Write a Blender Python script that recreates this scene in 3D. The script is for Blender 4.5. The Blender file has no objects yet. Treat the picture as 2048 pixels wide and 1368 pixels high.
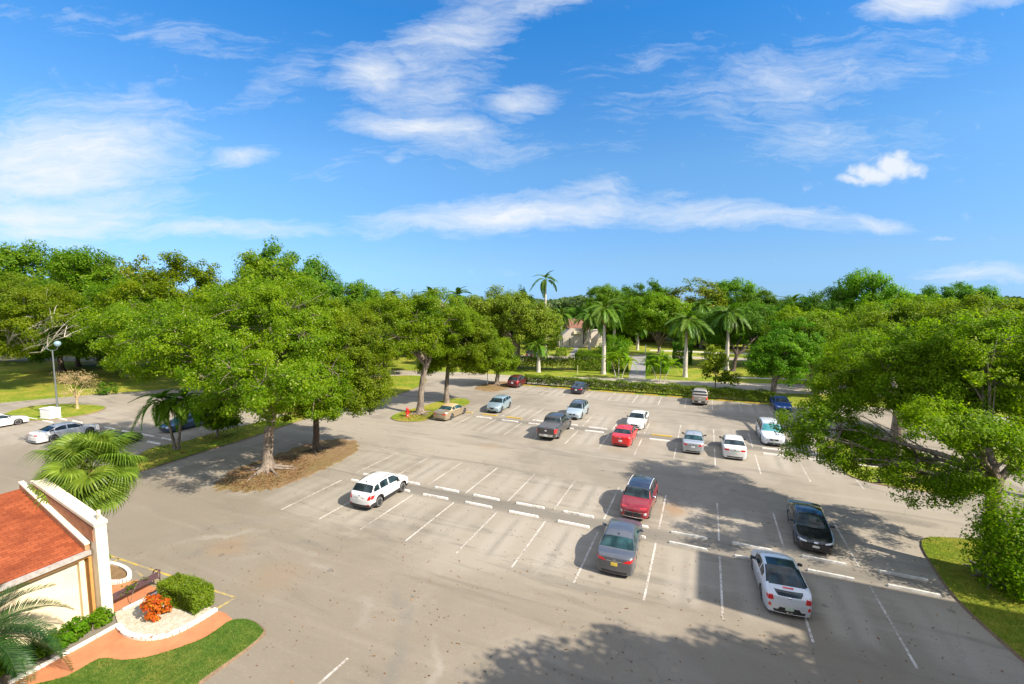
import bpy, bmesh, math, random
import numpy as np
from mathutils import Vector, Matrix
from mathutils.bvhtree import BVHTree

scene = bpy.context.scene
COL = scene.collection
R = math.radians

# ------------------------------------------------------------------ survey of the place
# Metres. The camera stands at (0, 0, CAM_H) looking along +Y; the car park has its own axes:
# i counts stalls along a row, v runs along the stalls.
FPX, PITCH, CAM_H = 910.0, 0.0905, 13.087
ORG = np.array([1.7595, 33.4995]); TH = -0.4038; STALL = 3.151
CT, ST = math.cos(TH), math.sin(TH)

def L(i, v, z=0.0):
    return Vector((ORG[0] + CT*i*STALL - ST*v, ORG[1] + ST*i*STALL + CT*v, z))

def ray(x, y):
    X = (x-1024)/FPX; Y = -(y-684)/FPX
    c, s = math.cos(PITCH), math.sin(PITCH)
    return Vector((X, c+Y*s, -s+Y*c))

def G(x, y, z=0.0):
    d = ray(x, y); t = (z-CAM_H)/d.z
    return Vector((d.x*t, d.y*t, z))

def at(x, y, Y):
    d = ray(x, y); t = Y/d.y
    return Vector((d.x*t, Y, CAM_H+d.z*t))

SUN_AZ, SUN_EL = R(-29.0), R(39.5)     # where the sun stands (from +X towards +Y)

# ------------------------------------------------------------------ objects
def tag(o, label=None, cat=None, group=None, kind=None):
    if label: o['label'] = label
    if cat: o['category'] = cat
    if group: o['group'] = group
    if kind: o['kind'] = kind
    return o

def empty(name, loc=(0, 0, 0), rz=0.0):
    o = bpy.data.objects.new(name, None); COL.objects.link(o)
    o.location = loc; o.rotation_euler = (0, 0, rz); o.empty_display_size = .3
    return o

def link(name, me, mat=None, parent=None):
    o = bpy.data.objects.new(name, me); COL.objects.link(o)
    if mat is not None:
        for m in (mat if isinstance(mat, (list, tuple)) else [mat]):
            me.materials.append(m)
    if parent is not None: o.parent = parent
    return o

def mesh_np(name, V, F, smooth=False, mi=None):
    """V n x 3, F list or array of equal-length faces"""
    me = bpy.data.meshes.new(name)
    V = np.asarray(V, dtype=np.float32); F = np.asarray(F, dtype=np.int32)
    n, k = F.shape
    me.vertices.add(len(V)); me.vertices.foreach_set('co', V.ravel())
    me.loops.add(n*k); me.loops.foreach_set('vertex_index', F.ravel())
    me.polygons.add(n)
    me.polygons.foreach_set('loop_start', np.arange(0, n*k, k, dtype=np.int32))
    me.polygons.foreach_set('loop_total', np.full(n, k, dtype=np.int32))
    if smooth: me.polygons.foreach_set('use_smooth', np.ones(n, dtype=bool))
    if mi is not None: me.polygons.foreach_set('material_index', np.asarray(mi, dtype=np.int32))
    me.update(calc_edges=True)
    return me

class MB:
    """collects shapes and links them as ONE mesh object"""
    def __init__(s): s.V, s.F, s.M, s.S = [], [], [], []
    def add(s, V, F, m=0, smooth=False):
        b = len(s.V); s.V += [tuple(v) for v in V]
        for f in F: s.F.append([b+i for i in f]); s.M.append(m); s.S.append(smooth)
    def box(s, c, h, m=0, rz=0.0, top=None):
        cx, cy, cz = c; hx, hy, hz = h; tx, ty = top if top else (hx, hy)
        cr, sr = math.cos(rz), math.sin(rz)
        V = []
        for z, ax, ay in ((-hz, hx, hy), (hz, tx, ty)):
            for a, b in ((-1, -1), (1, -1), (1, 1), (-1, 1)):
                x, y = a*ax, b*ay
                V.append((cx+x*cr-y*sr, cy+x*sr+y*cr, cz+z))
        s.add(V, [(3, 2, 1, 0), (4, 5, 6, 7), (0, 1, 5, 4), (1, 2, 6, 5), (2, 3, 7, 6), (3, 0, 4, 7)], m)
    def hexa(s, P, m=0):
        s.add(P, [(3, 2, 1, 0), (4, 5, 6, 7), (0, 1, 5, 4), (1, 2, 6, 5), (2, 3, 7, 6), (3, 0, 4, 7)], m)
    def tube(s, pts, rad, n=6, m=0, cap=True):
        pts = [Vector(p) for p in pts]
        if not isinstance(rad, (list, tuple, np.ndarray)): rad = [rad]*len(pts)
        rings = []; ref = None
        for k, p in enumerate(pts):
            d = (pts[min(k+1, len(pts)-1)]-pts[max(k-1, 0)])
            if d.length < 1e-9: d = Vector((0, 0, 1))
            d.normalize()
            if ref is None: ref = Vector((1, 0, 0)) if abs(d.x) < .9 else Vector((0, 1, 0))
            u = (ref-d*ref.dot(d))
            if u.length < 1e-6: u = d.orthogonal()
            u.normalize(); w = d.cross(u); ref = u
            rings.append([p+(u*math.cos(a)+w*math.sin(a))*rad[k] for a in (2*math.pi*j/n for j in range(n))])
        V = [v for r in rings for v in r]; F = []
        for k in range(len(pts)-1):
            for j in range(n):
                j2 = (j+1) % n
                F.append((k*n+j, k*n+j2, (k+1)*n+j2, (k+1)*n+j))
        s.add(V, F, m, True)
        if cap:
            b = len(s.V)
            s.add(rings[0], [tuple(range(n-1, -1, -1))], m); s.add(rings[-1], [tuple(range(n))], m)
    def lathe(s, prof, c=(0, 0, 0), n=16, m=0, axis='z', smooth=True):
        V = []; F = []
        for r, h in prof:
            for j in range(n):
                a = 2*math.pi*j/n; x, y = r*math.cos(a), r*math.sin(a)
                if axis == 'z': p = (c[0]+x, c[1]+y, c[2]+h)
                elif axis == 'y': p = (c[0]+x, c[1]+h, c[2]+y)
                else: p = (c[0]+h, c[1]+x, c[2]+y)
                V.append(p)
        for k in range(len(prof)-1):
            for j in range(n):
                j2 = (j+1) % n
                F.append((k*n+j, k*n+j2, (k+1)*n+j2, (k+1)*n+j))
        s.add(V, F, m, smooth)
        if prof[0][0] > 1e-4: s.F.append([len(s.V)-len(V)+j for j in range(n-1, -1, -1)]); s.M.append(m); s.S.append(False)
        if prof[-1][0] > 1e-4: s.F.append([len(s.V)-n+j for j in range(n)]); s.M.append(m); s.S.append(False)
    def poly(s, P, z0, z1, m=0):
        """prism over the ground outline P"""
        n = len(P)
        a = sum(P[k][0]*P[(k+1) % n][1]-P[(k+1) % n][0]*P[k][1] for k in range(n))
        if a < 0: P = P[::-1]
        V = [(p[0], p[1], z0) for p in P]+[(p[0], p[1], z1) for p in P]
        F = [tuple(range(n, 2*n))]+[(k, (k+1) % n, n+(k+1) % n, n+k) for k in range(n)]
        s.add(V, F, m)
    def build(s, name, mat, parent=None, bevel=0.0):
        me = bpy.data.meshes.new(name); me.from_pydata(s.V, [], s.F); me.update()
        me.polygons.foreach_set('material_index', s.M); me.polygons.foreach_set('use_smooth', s.S)
        if bevel > 0:
            bm = bmesh.new(); bm.from_mesh(me)
            bmesh.ops.remove_doubles(bm, verts=bm.verts, dist=1e-5)
            ed = [e for e in bm.edges if len(e.link_faces) == 2 and e.calc_face_angle(0) > .6]
            bmesh.ops.bevel(bm, geom=ed, offset=bevel, segments=2, profile=.7, affect='EDGES')
            bm.to_mesh(me); bm.free()
        return link(name, me, mat, parent)

def smooth_line(P, k=4, closed=True):
    """Catmull-Rom through ground points"""
    P = [Vector((p[0], p[1], 0)) for p in P]; n = len(P); out = []
    rng = range(n) if closed else range(n-1)
    for a in rng:
        if closed: p0, p1, p2, p3 = P[a-1], P[a], P[(a+1) % n], P[(a+2) % n]
        else: p0, p1, p2, p3 = P[max(a-1, 0)], P[a], P[a+1], P[min(a+2, n-1)]
        for t in (j/k for j in range(k)):
            out.append(.5*((2*p1)+(p2-p0)*t+(2*p0-5*p1+4*p2-p3)*t*t+(3*p1-p0-3*p2+p3)*t**3))
    if not closed: out.append(P[-1])
    return out

def ground_poly(name, P, z, mat, kind='structure', thick=0.0):
    mb = MB()
    if thick > 0: mb.poly(P, z-thick, z)
    else:
        n = len(P); a = sum(P[k][0]*P[(k+1) % n][1]-P[(k+1) % n][0]*P[k][1] for k in range(n))
        if a < 0: P = P[::-1]
        mb.add([(p[0], p[1], z) for p in P], [tuple(range(n))])
    o = mb.build(name, mat)
    me = o.data; bm = bmesh.new(); bm.from_mesh(me)
    bmesh.ops.triangulate(bm, faces=[f for f in bm.faces if len(f.verts) > 4]); bm.to_mesh(me); bm.free()
    return tag(o, kind=kind)

def copy_tree(o, parent=None):
    c = o.copy(); COL.objects.link(c)
    if parent is not None:
        c.parent = parent
    for ch in list(o.children): copy_tree(ch, c)
    return c

# ------------------------------------------------------------------ materials
class NT:
    def __init__(s, tree): s.t = tree; tree.nodes.clear()
    def n(s, typ, **kw):
        nd = s.t.nodes.new(typ)
        for k, v in kw.items():
            if k.startswith('in_'):
                nd.inputs[k[3:].replace('_', ' ')].default_value = v
            else: setattr(nd, k, v)
        return nd
    def l(s, a, b): s.t.links.new(a, b)
    def val(s, sock, v):
        if hasattr(v, 'is_linked') or isinstance(v, bpy.types.NodeSocket): s.l(v, sock)
        else: sock.default_value = v
    def math(s, op, a, b=0.0, c=0.0, clamp=False):
        nd = s.n('ShaderNodeMath', operation=op, use_clamp=clamp)
        s.val(nd.inputs[0], a); s.val(nd.inputs[1], b); s.val(nd.inputs[2], c)
        return nd.outputs[0]
    def mix(s, f, a, b, blend='MIX'):
        nd = s.n('ShaderNodeMix', data_type='RGBA', blend_type=blend, clamp_factor=True)
        s.val(nd.inputs[0], f)
        for k, c in ((6, a), (7, b)):
            if isinstance(c, (tuple, list)): c = (*c[:3], 1.0)
            s.val(nd.inputs[k], c)
        return nd.outputs[2]
    def noise(s, vec, scale, detail=4.0, rough=.55, dist=0.0, lac=2.0):
        nd = s.n('ShaderNodeTexNoise'); nd.inputs['Scale'].default_value = scale
        nd.inputs['Detail'].default_value = detail; nd.inputs['Roughness'].default_value = rough
        nd.inputs['Distortion'].default_value = dist; nd.inputs['Lacunarity'].default_value = lac
        if vec is not None: s.l(vec, nd.inputs['Vector'])
        return nd.outputs[0]
    def ramp(s, f, lo, hi, a=0.0, b=1.0, smooth=True):
        nd = s.n('ShaderNodeMapRange', interpolation_type='SMOOTHSTEP' if smooth else 'LINEAR')
        s.val(nd.inputs[0], f); s.val(nd.inputs[1], lo); s.val(nd.inputs[2], hi)
        s.val(nd.inputs[3], a); s.val(nd.inputs[4], b)
        return nd.outputs[0]
    def mapping(s, vec, loc=(0, 0, 0), rot=(0, 0, 0), scale=(1, 1, 1), typ='POINT'):
        nd = s.n('ShaderNodeMapping', vector_type=typ); s.l(vec, nd.inputs[0])
        nd.inputs[1].default_value = loc; nd.inputs[2].default_value = rot; nd.inputs[3].default_value = scale
        return nd.outputs[0]
    def bump(s, h, strength=.3, dist=.02):
        nd = s.n('ShaderNodeBump'); nd.inputs['Strength'].default_value = strength; nd.inputs['Distance'].default_value = dist
        s.l(h, nd.inputs['Height']); return nd.outputs[0]
    def out(s, sh): o = s.n('ShaderNodeOutputMaterial'); s.l(sh, o.inputs[0])

def new_mat(name):
    m = bpy.data.materials.new(name); m.use_nodes = True
    return m, NT(m.node_tree)

def principled(t, base, rough=.6, metal=0.0, spec=.5, coat=0.0, normal=None):
    p = t.n('ShaderNodeBsdfPrincipled')
    t.val(p.inputs['Base Color'], (*base[:3], 1.0) if isinstance(base, (tuple, list)) else base)
    t.val(p.inputs['Roughness'], rough); t.val(p.inputs['Metallic'], metal)
    p.inputs['Specular IOR Level'].default_value = spec
    p.inputs['Coat Weight'].default_value = coat; p.inputs['Coat Roughness'].default_value = .03
    if normal is not None: t.l(normal, p.inputs['Normal'])
    return p.outputs[0]

_simple = {}
def simple(name, base, rough=.6, metal=0.0, spec=.5, coat=0.0, var=.12, scale=8.0, bump=0.0):
    if name in _simple: return _simple[name]
    m, t = new_mat(name)
    tc = t.n('ShaderNodeTexCoord').outputs['Object']
    nz = t.noise(tc, scale, 5)
    f = t.ramp(nz, .3, .7, 1-var, 1+var, False)
    v = t.n('ShaderNodeVectorMath', operation='SCALE'); v.inputs[0].default_value = base[:3]; t.l(f, v.inputs[3])
    rg = t.ramp(nz, .3, .7, max(.02, rough-.06), min(1, rough+.06), False)
    nrm = t.bump(t.noise(tc, scale*6, 3), bump, .02) if bump > 0 else None
    t.out(principled(t, v.outputs[0], rg, metal, spec, coat, nrm))
    _simple[name] = m
    return m

def lotvec(t):
    """position in the car park's axes, metres"""
    pos = t.n('ShaderNodeNewGeometry').outputs['Position']
    return t.mapping(pos, loc=(ORG[0], ORG[1], 0), rot=(0, 0, TH), typ='TEXTURE')

def sep(t, v):
    s = t.n('ShaderNodeSeparateXYZ'); t.l(v, s.inputs[0]); return s.outputs

def make_asphalt(name, light=1.0, lot=True):
    m, t = new_mat(name)
    v = lotvec(t); x, y, z = sep(t, v)
    big = t.noise(v, .07, 5, .6, .6); mid = t.noise(v, .45, 5, .6, .8); fine = t.noise(v, 9, 4, .7); grit = t.noise(v, 45, 2, .6)
    a, b = (.195*light, .162*light, .123*light), (.285*light, .243*light, .190*light)
    c = t.mix(t.ramp(big, .38, .62), a, b)
    c = t.mix(t.ramp(mid, .35, .75, 0, .6), c, (.29*light, .249*light, .196*light))
    # wheel-polished streaks along the lanes
    st = t.noise(t.mapping(v, scale=(.05, .75, 1)), 1.0, 5, .6, 1.2)
    c = t.mix(t.ramp(st, .48, .72, 0, .55), c, (.325*light, .284*light, .230*light))
    st2 = t.noise(t.mapping(v, loc=(7, 3, 0), rot=(0, 0, .5), scale=(.06, .5, 1)), 1.0, 4, .6, 2.0)
    c = t.mix(t.ramp(st2, .52, .70, 0, .6), c, (.125*light, .106*light, .084*light))
    if lot:
        dirt = t.math('MULTIPLY', t.ramp(t.math('ADD', y, t.math('MULTIPLY', t.math('SUBTRACT', big, .5), 14)), -14, -10, .65, 0), t.ramp(mid, .25, .6, .45, 1))
        c = t.mix(dirt, c, (.178, .140, .098))
        u = t.math('DIVIDE', x, STALL); fr = t.math('FRACT', u)
        du = t.math('ABSOLUTE', t.math('SUBTRACT', fr, .5))
        wob = t.math('MULTIPLY', t.math('SUBTRACT', mid, .5), 2.2)
        rnd = t.n('ShaderNodeTexWhiteNoise', noise_dimensions='2D')
        cx = t.n('ShaderNodeCombineXYZ'); t.l(t.math('FLOOR', u), cx.inputs[0]); t.l(rnd.inputs[0], rnd.inputs[0]) if False else None
        t.l(cx.outputs[0], rnd.inputs[0])
        for vc, hl in ((-9.3, 2.7), (-2.6, 2.6), (10.4, 2.7), (17.0, 2.9), (30.2, 2.9)):
            dv = t.math('ABSOLUTE', t.math('SUBTRACT', t.math('ADD', y, wob), vc))
            inr = t.ramp(dv, hl*.55, hl*1.05, 1, 0)
            # dark drip strip in the middle of a stall and along the lines, pale worn field between
            pale = t.math('MULTIPLY', t.ramp(t.math('ADD', du, t.math('MULTIPLY', wob, .035)), .17, .34, 1, 0), inr)
            c = t.mix(t.math('MULTIPLY', pale, t.ramp(rnd.outputs[0], 0, 1, .15, .65, False)), c, (.33*light, .29*light, .238*light))
            drip = t.math('MULTIPLY', t.ramp(t.math('ADD', du, t.math('MULTIPLY', wob, .05)), .0, .11, 1, 0), inr)
            c = t.mix(t.math('MULTIPLY', drip, t.math('MULTIPLY', t.ramp(rnd.outputs[0], .2, .9, .1, 1, False), t.ramp(t.math('ADD', fine, t.math('MULTIPLY', mid, .6)), .55, .95, .0, .5))), c, (.11, .095, .078))
        for vc in (-5.9, 13.3):
            dv = t.math('ABSOLUTE', t.math('SUBTRACT', t.math('ADD', y, t.math('MULTIPLY', wob, .35)), vc))
            lim = t.ramp(t.math('ABSOLUTE', t.math('SUBTRACT', x, 6.0)), 14, 18, 1, 0)
            c = t.mix(t.math('MULTIPLY', t.ramp(dv, .3, 1.1, .7, 0), lim), c, (.115, .10, .085))
        # tyre arcs in the turning area before the building
        ring = t.n('ShaderNodeVectorMath', operation='DISTANCE'); t.l(v, ring.inputs[0]); ring.inputs[1].default_value = (-6.0, -22.0, 0)
        for rr, ww, col, am in ((8.2, .5, (.15, .132, .112), .6), (9.6, .35, (.31, .275, .23), .5), (10.8, .6, (.16, .14, .12), .45), (6.6, .5, (.31, .28, .24), .4)):
            dd = t.math('ABSOLUTE', t.math('SUBTRACT', t.math('ADD', ring.outputs['Value'], wob), rr))
            f = t.math('MULTIPLY', t.ramp(dd, 0, ww, am, 0), t.ramp(t.noise(v, .2, 3), .45, .65))
            c = t.mix(f, c, col)
        # rusty stains
        for px, py, r, am in ((10.2, -2.2, 1.1, .75), (-11.5, -16.0, 1.6, .45), (-7.0, -17.0, 2.0, .25), (-6.0, 4.5, 1.5, .3), (4.5, 8.2, 1.0, .2)):
            d = t.n('ShaderNodeVectorMath', operation='DISTANCE'); t.l(v, d.inputs[0]); d.inputs[1].default_value = (px, py, 0)
            f = t.ramp(t.math('ADD', d.outputs['Value'], t.math('MULTIPLY', wob, .7)), r*.2, r, am, 0)
            c = t.mix(f, c, (.26, .155, .075))
        # oil spots
        vo = t.n('ShaderNodeTexVoronoi', feature='F1'); t.l(v, vo.inputs['Vector']); vo.inputs['Scale'].default_value = .42
        f = t.math('MULTIPLY', t.ramp(t.math('ADD', vo.outputs['Distance'], t.math('MULTIPLY', fine, .08)), .085, .12, 1, 0), .6)
        c = t.mix(t.math('MULTIPLY', f, .7), c, (.06, .052, .045))
    # cracks
    wv = t.n('ShaderNodeVectorMath', operation='ADD'); t.l(v, wv.inputs[0])
    nzv = t.n('ShaderNodeTexNoise'); t.l(v, nzv.inputs['Vector']); nzv.inputs['Scale'].default_value = .5; nzv.inputs['Detail'].default_value = 5
    sc = t.n('ShaderNodeVectorMath', operation='SCALE'); t.l(nzv.outputs['Color'], sc.inputs[0]); sc.inputs[3].default_value = 3.0
    t.l(sc.outputs[0], wv.inputs[1])
    cr = t.n('ShaderNodeTexVoronoi', feature='DISTANCE_TO_EDGE'); t.l(wv.outputs[0], cr.inputs['Vector']); cr.inputs['Scale'].default_value = .16
    f = t.math('MULTIPLY', t.ramp(cr.outputs['Distance'], .0, .005, 1, 0), t.ramp(big, .45, .62, .0, .5))
    c = t.mix(f, c, (.10, .09, .078))
    c = t.mix(t.ramp(grit, .3, .75, .0, .45), c, (.12*light, .138*light, .12*light))
    c = t.mix(t.ramp(fine, .55, .75, 0, .3), c, (.33*light, .30*light, .26*light))
    c = t.mix(t.math('MULTIPLY', t.ramp(t.noise(v, 17, 3, .75), .57, .68), t.ramp(mid, .3, .7, .15, .6)), c, (.13*light, .11*light, .088*light))
    h = t.math('ADD', t.math('MULTIPLY', grit, .5), t.math('MULTIPLY', fine, .6))
    t.out(principled(t, c, .9, 0, .25, 0, t.bump(h, .35, .015)))
    return m

def make_grass(name, g1, g2, dry, dryness=.5):
    m, t = new_mat(name)
    v = lotvec(t)
    a = t.noise(v, .22, 5, .6, .5); b = t.noise(v, 2.2, 5, .65); f = t.noise(v, 16, 4, .7); s = t.noise(t.mapping(v, scale=(1, .35, 1)), 38, 3, .7)
    c = t.mix(t.ramp(b, .3, .7), g1, g2)
    c = t.mix(t.math('MULTIPLY', t.ramp(t.math('ADD', t.math('MULTIPLY', a, .7), t.math('MULTIPLY', b, .3)), .44, .62), dryness), c, dry)
    c = t.mix(t.ramp(f, .45, .75, 0, .55), c, (g1[0]*.45, g1[1]*.45, g1[2]*.5))
    c = t.mix(t.ramp(s, .5, .75, 0, .5), c, (g2[0]*1.3, g2[1]*1.25, g2[2]*1.1))
    h = t.math('ADD', f, t.math('MULTIPLY', s, .8))
    t.out(principled(t, c, .85, 0, .15, 0, t.bump(h, .8, .06)))
    return m

def make_leaf(name, cols, trans=.35, noise_scale=.35, rough=.55, spec=.14):
    """cols: dark, mid, light, accent"""
    m, t = new_mat(name)
    g = t.n('ShaderNodeNewGeometry'); rnd = g.outputs['Random Per Island']
    oi = t.n('ShaderNodeObjectInfo').outputs['Random']
    nz = t.noise(g.outputs['Position'], noise_scale, 3, .5)
    f = t.math('ADD', t.math('MULTIPLY', rnd, .55), t.math('ADD', t.math('MULTIPLY', nz, .9), -.22))
    c = t.mix(t.ramp(f, .15, .5), cols[0], cols[1]); c = t.mix(t.ramp(f, .5, .9), c, cols[2])
    c = t.mix(t.ramp(rnd, .955, .975), c, cols[3])
    hs = t.n('ShaderNodeHueSaturation'); t.l(c, hs.inputs['Color'])
    t.l(t.ramp(oi, 0, 1, .488, .512, False), hs.inputs['Hue']); t.l(t.ramp(oi, 0, 1, .85, 1.15, False), hs.inputs['Value'])
    c = hs.outputs[0]
    p = principled(t, c, rough, 0, spec)
    tr = t.n('ShaderNodeBsdfTranslucent')
    c2 = t.mix(1.0, c, (1.25, 1.35, .55), 'MULTIPLY'); t.l(c2, tr.inputs['Color'])
    mx = t.n('ShaderNodeMixShader'); mx.inputs[0].default_value = trans
    t.l(p, mx.inputs[1]); t.l(tr.outputs[0], mx.inputs[2])
    t.out(mx.outputs[0])
    return m

def make_bark(name, a, b, scale=6.0):
    m, t = new_mat(name)
    tc = t.n('ShaderNodeNewGeometry').outputs['Position']
    n1 = t.noise(t.mapping(tc, scale=(1, 1, .3)), scale, 5, .7, .8); n2 = t.noise(tc, 1.3, 4, .6)
    c = t.mix(t.ramp(n1, .3, .7), a, b); c = t.mix(t.ramp(n2, .5, .75, 0, .5), c, (a[0]*.5, a[1]*.5, a[2]*.48))
    t.out(principled(t, c, .9, 0, .15, 0, t.bump(n1, .6, .05)))
    return m

def make_paint(name, base, metal=.0, rough=.28):
    m, t = new_mat(name)
    tc = t.n('ShaderNodeTexCoord').outputs['Object']
    dust = t.noise(tc, 2.2, 5, .65); fl = t.noise(tc, 900, 1)
    c = t.mix(t.ramp(dust, .4, .8, 0, .10), base, (.30, .28, .25))
    c = t.mix(t.ramp(fl, .5, .8, 0, .25 if metal > 0 else 0), c, tuple(min(1, x*1.5) for x in base))
    rg = t.ramp(dust, .3, .75, rough, rough+.12)
    t.out(principled(t, c, rg, metal, .5, .8))
    return m

def make_glass(name, base=(.008, .013, .015), rough=.04, spec=.32):
    m, t = new_mat(name)
    tc = t.n('ShaderNodeTexCoord').outputs['Object']
    nz = t.noise(tc, 1.6, 3)
    c = t.mix(t.ramp(nz, .35, .7), base, (base[0]*2+.010, base[1]*2+.022, base[2]*2+.024))
    t.out(principled(t, c, rough, 0, spec, .0))
    return m

LEAF_FAR = None
ASPHALT = make_asphalt('weathered asphalt')
ROADMAT = make_asphalt('pale road asphalt', 1.25, False)
GRASS = make_grass('lawn grass', (.095, .155, .010), (.19, .235, .016), (.33, .27, .045), .75)
GRASS2 = make_grass('clipped green grass', (.05, .105, .012), (.085, .15, .018), (.24, .20, .045), .6)
MULCH = make_grass('brown mulch', (.17, .10, .05), (.27, .185, .10), (.12, .12, .025), .45)
CONC = simple('pale concrete', (.42, .40, .36), .85, var=.25, scale=3, bump=.3)
BARK = make_bark('grey bark', (.095, .072, .055), (.27, .225, .185))
BARKD = make_bark('dark bark', (.060, .045, .034), (.13, .10, .078))
BARKP = make_bark('pale palm bark', (.36, .33, .28), (.52, .48, .42), 3)
BARKR = make_bark('reddish root bark', (.24, .14, .085), (.36, .23, .15))
LEAF_OAK = make_leaf('yellow green foliage', ((.058, .128, .002), (.132, .215, .003), (.225, .290, .004), (.36, .40, .10)), .54)
LEAF_MID = make_leaf('mid green foliage', ((.046, .126, .003), (.098, .210, .005), (.168, .275, .008), (.25, .31, .06)), .52)
LEAF_DARK = make_leaf('dark green foliage', ((.032, .100, .004), (.066, .160, .006), (.118, .215, .010), (.18, .24, .05)), .46)
LEAF_LIME = make_leaf('bright lime foliage', ((.070, .165, .002), (.145, .270, .003), (.24, .35, .005), (.34, .40, .06)), .54)
LEAF_OLIVE = make_leaf('olive foliage', ((.060, .095, .004), (.135, .178, .007), (.215, .248, .012), (.32, .29, .10)), .45)
LEAF_HEDGE = make_leaf('hedge foliage', ((.055, .11, .005), (.125, .195, .008), (.195, .25, .015), (.22, .24, .10)))
LEAF_PALM = make_leaf('palm frond green', ((.040, .105, .006), (.085, .170, .010), (.15, .235, .02), (.20, .25, .05)), .3, .2, .45, .2)
LEAF_FAN = make_leaf('fan palm green', ((.085, .150, .012), (.15, .23, .020), (.25, .33, .05), (.34, .37, .12)), .4, .5, .45, .25)
LEAF_CYCAD = make_leaf('blue green frond', ((.010, .038, .006), (.020, .062, .009), (.042, .095, .018), (.08, .12, .05)), .2, .5, .4, .35)
LEAF_DRY = make_leaf('dry yellow frond', ((.20, .15, .03), (.30, .22, .045), (.38, .30, .08), (.40, .30, .10)), .3)
LEAF_CROTON = make_leaf('orange red croton leaves', ((.26, .022, .008), (.42, .075, .010), (.52, .20, .02), (.24, .30, .03)), .3, 2.5)
LEAF_BARE = make_leaf('sparse tan twigs', ((.25, .17, .08), (.34, .24, .12), (.42, .31, .17), (.3, .28, .1)), .2)
# ------------------------------------------------------------------ cars
GLASS = make_glass('dark car glass')
GLASSTEAL = make_glass('tinted teal glass', (.008, .024, .027), .05)
SHADE = simple('painted teal sky reflection', (.04, .20, .22), .25, var=.35, scale=3, coat=.8)  # teal sky reflection put into the windscreen's base colour
SKYBLUE = simple('painted blue sky reflection', (.03, .15, .30), .25, var=.3, scale=3, coat=.8)  # bluer sky reflection, likewise painted as windscreen colour
BLACKPL = simple('black plastic trim', (.022, .022, .023), .5, var=.2)
TYRE = simple('tyre rubber', (.018, .018, .018), .8, var=.2)
UNDER = simple('underbody black', (.008, .008, .008), .9)
ALLOY = simple('alloy wheel', (.66, .66, .67), .38, .25)
ALLOYD = simple('dark wheel gaps', (.03, .03, .032), .6)
CHROME = simple('chrome trim', (.62, .62, .63), .18, .9, var=.05)
LAMPR = simple('red lamp lens', (.52, .012, .012), .18, 0, .6, .8, var=.3, scale=14)
LAMPW = simple('clear lamp lens', (.50, .52, .54), .12, .2, .6, .8, var=.4, scale=16)
PLATE = simple('number plate', (.62, .63, .60), .5, var=.2, scale=20)
PLATEY = simple('yellow number plate', (.60, .44, .07), .5, var=.2, scale=20)
PLATEG = simple('pale green number plate', (.42, .52, .44), .5, var=.2, scale=20)

_wheels = {}
def wheel_meshes(Rw, spokes):
    k = (Rw, spokes)
    if k in _wheels: return _wheels[k]
    w = .11
    t = MB(); r = Rw*.70
    t.lathe([(r, -w*.9), (Rw*.9, -w), (Rw*.98, -w*.75), (Rw, -w*.3), (Rw, w*.3), (Rw*.98, w*.75), (Rw*.9, w), (r, w*.9)], n=28, axis='y')
    o = t.build('wheel', TYRE); tm = o.data; bpy.data.objects.remove(o)
    d = MB()
    d.lathe([(0.001, .03), (r, .03), (r, w*.93), (r*.9, w*.86), (r*.88, .05)], n=28, axis='y', m=0)
    d.lathe([(0.001, .04), (r*.86, .04)], n=28, axis='y', m=1)
    d.lathe([(0.001, w*.78), (r*.22, w*.78), (r*.26, .05)], n=14, axis='y', m=0)
    for q in range(spokes):
        a = 2*math.pi*q/spokes; ca, sa = math.cos(a), math.sin(a); hw = r*(1.05/spokes)
        P = []
        for yy in (.05, w*.74):
            for rr, ww in ((r*.12, hw*1.2), (r*.9, hw)):
                for sgn in (-1, 1): P.append((rr*ca-sgn*ww*sa, yy, rr*sa+sgn*ww*ca))
        d.add(P, [(4, 5, 7, 6), (0, 2, 3, 1), (0, 1, 5, 4), (2, 6, 7, 3), (0, 4, 6, 2), (1, 3, 7, 5)], 0)
    o = d.build('rim', [ALLOY, ALLOYD]); rm = o.data; bpy.data.objects.remove(o)
    _wheels[k] = (tm, rm); return _wheels[k]

def sedan(Lc=4.8, W=1.84, H=1.46, rtop=3.35, rbase=4.1, cowl=1.18, wtop=2.0, **k):
    f = Lc/4.8
    sp = dict(L=Lc, W=W, H=H, wb=2.76*f, fo=.93*f, R=.33, sill=.20, tumble=.40, cowl=cowl*f, wtop=wtop*f, rtop=rtop*f, rbase=rbase*f,
        top=[(0, .56), (.03, .64), (.10, .70), (.35*f, .78), (cowl*f, .95), (wtop*f, H-.06), (2.5*f, H), (2.95*f, H-.01), (rtop*f, H-.09), (rbase*f, 1.07), (Lc-.22, 1.05), (Lc-.06, 1.0), (Lc-.02, .85), (Lc, .62)],
        belt=[(0, .50), (.10, .62), (cowl*f, .86), (2.6*f, .93), (rbase*f, .99), (Lc-.2, .98), (Lc-.05, .85), (Lc, .56)],
        dlo=(1.45*f, 3.98*f), pillars=[2.62*f, 3.55*f], doors=[1.38*f, 2.62*f, 3.6*f], style='sedan', spokes=5)
    sp.update(k); return sp

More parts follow.
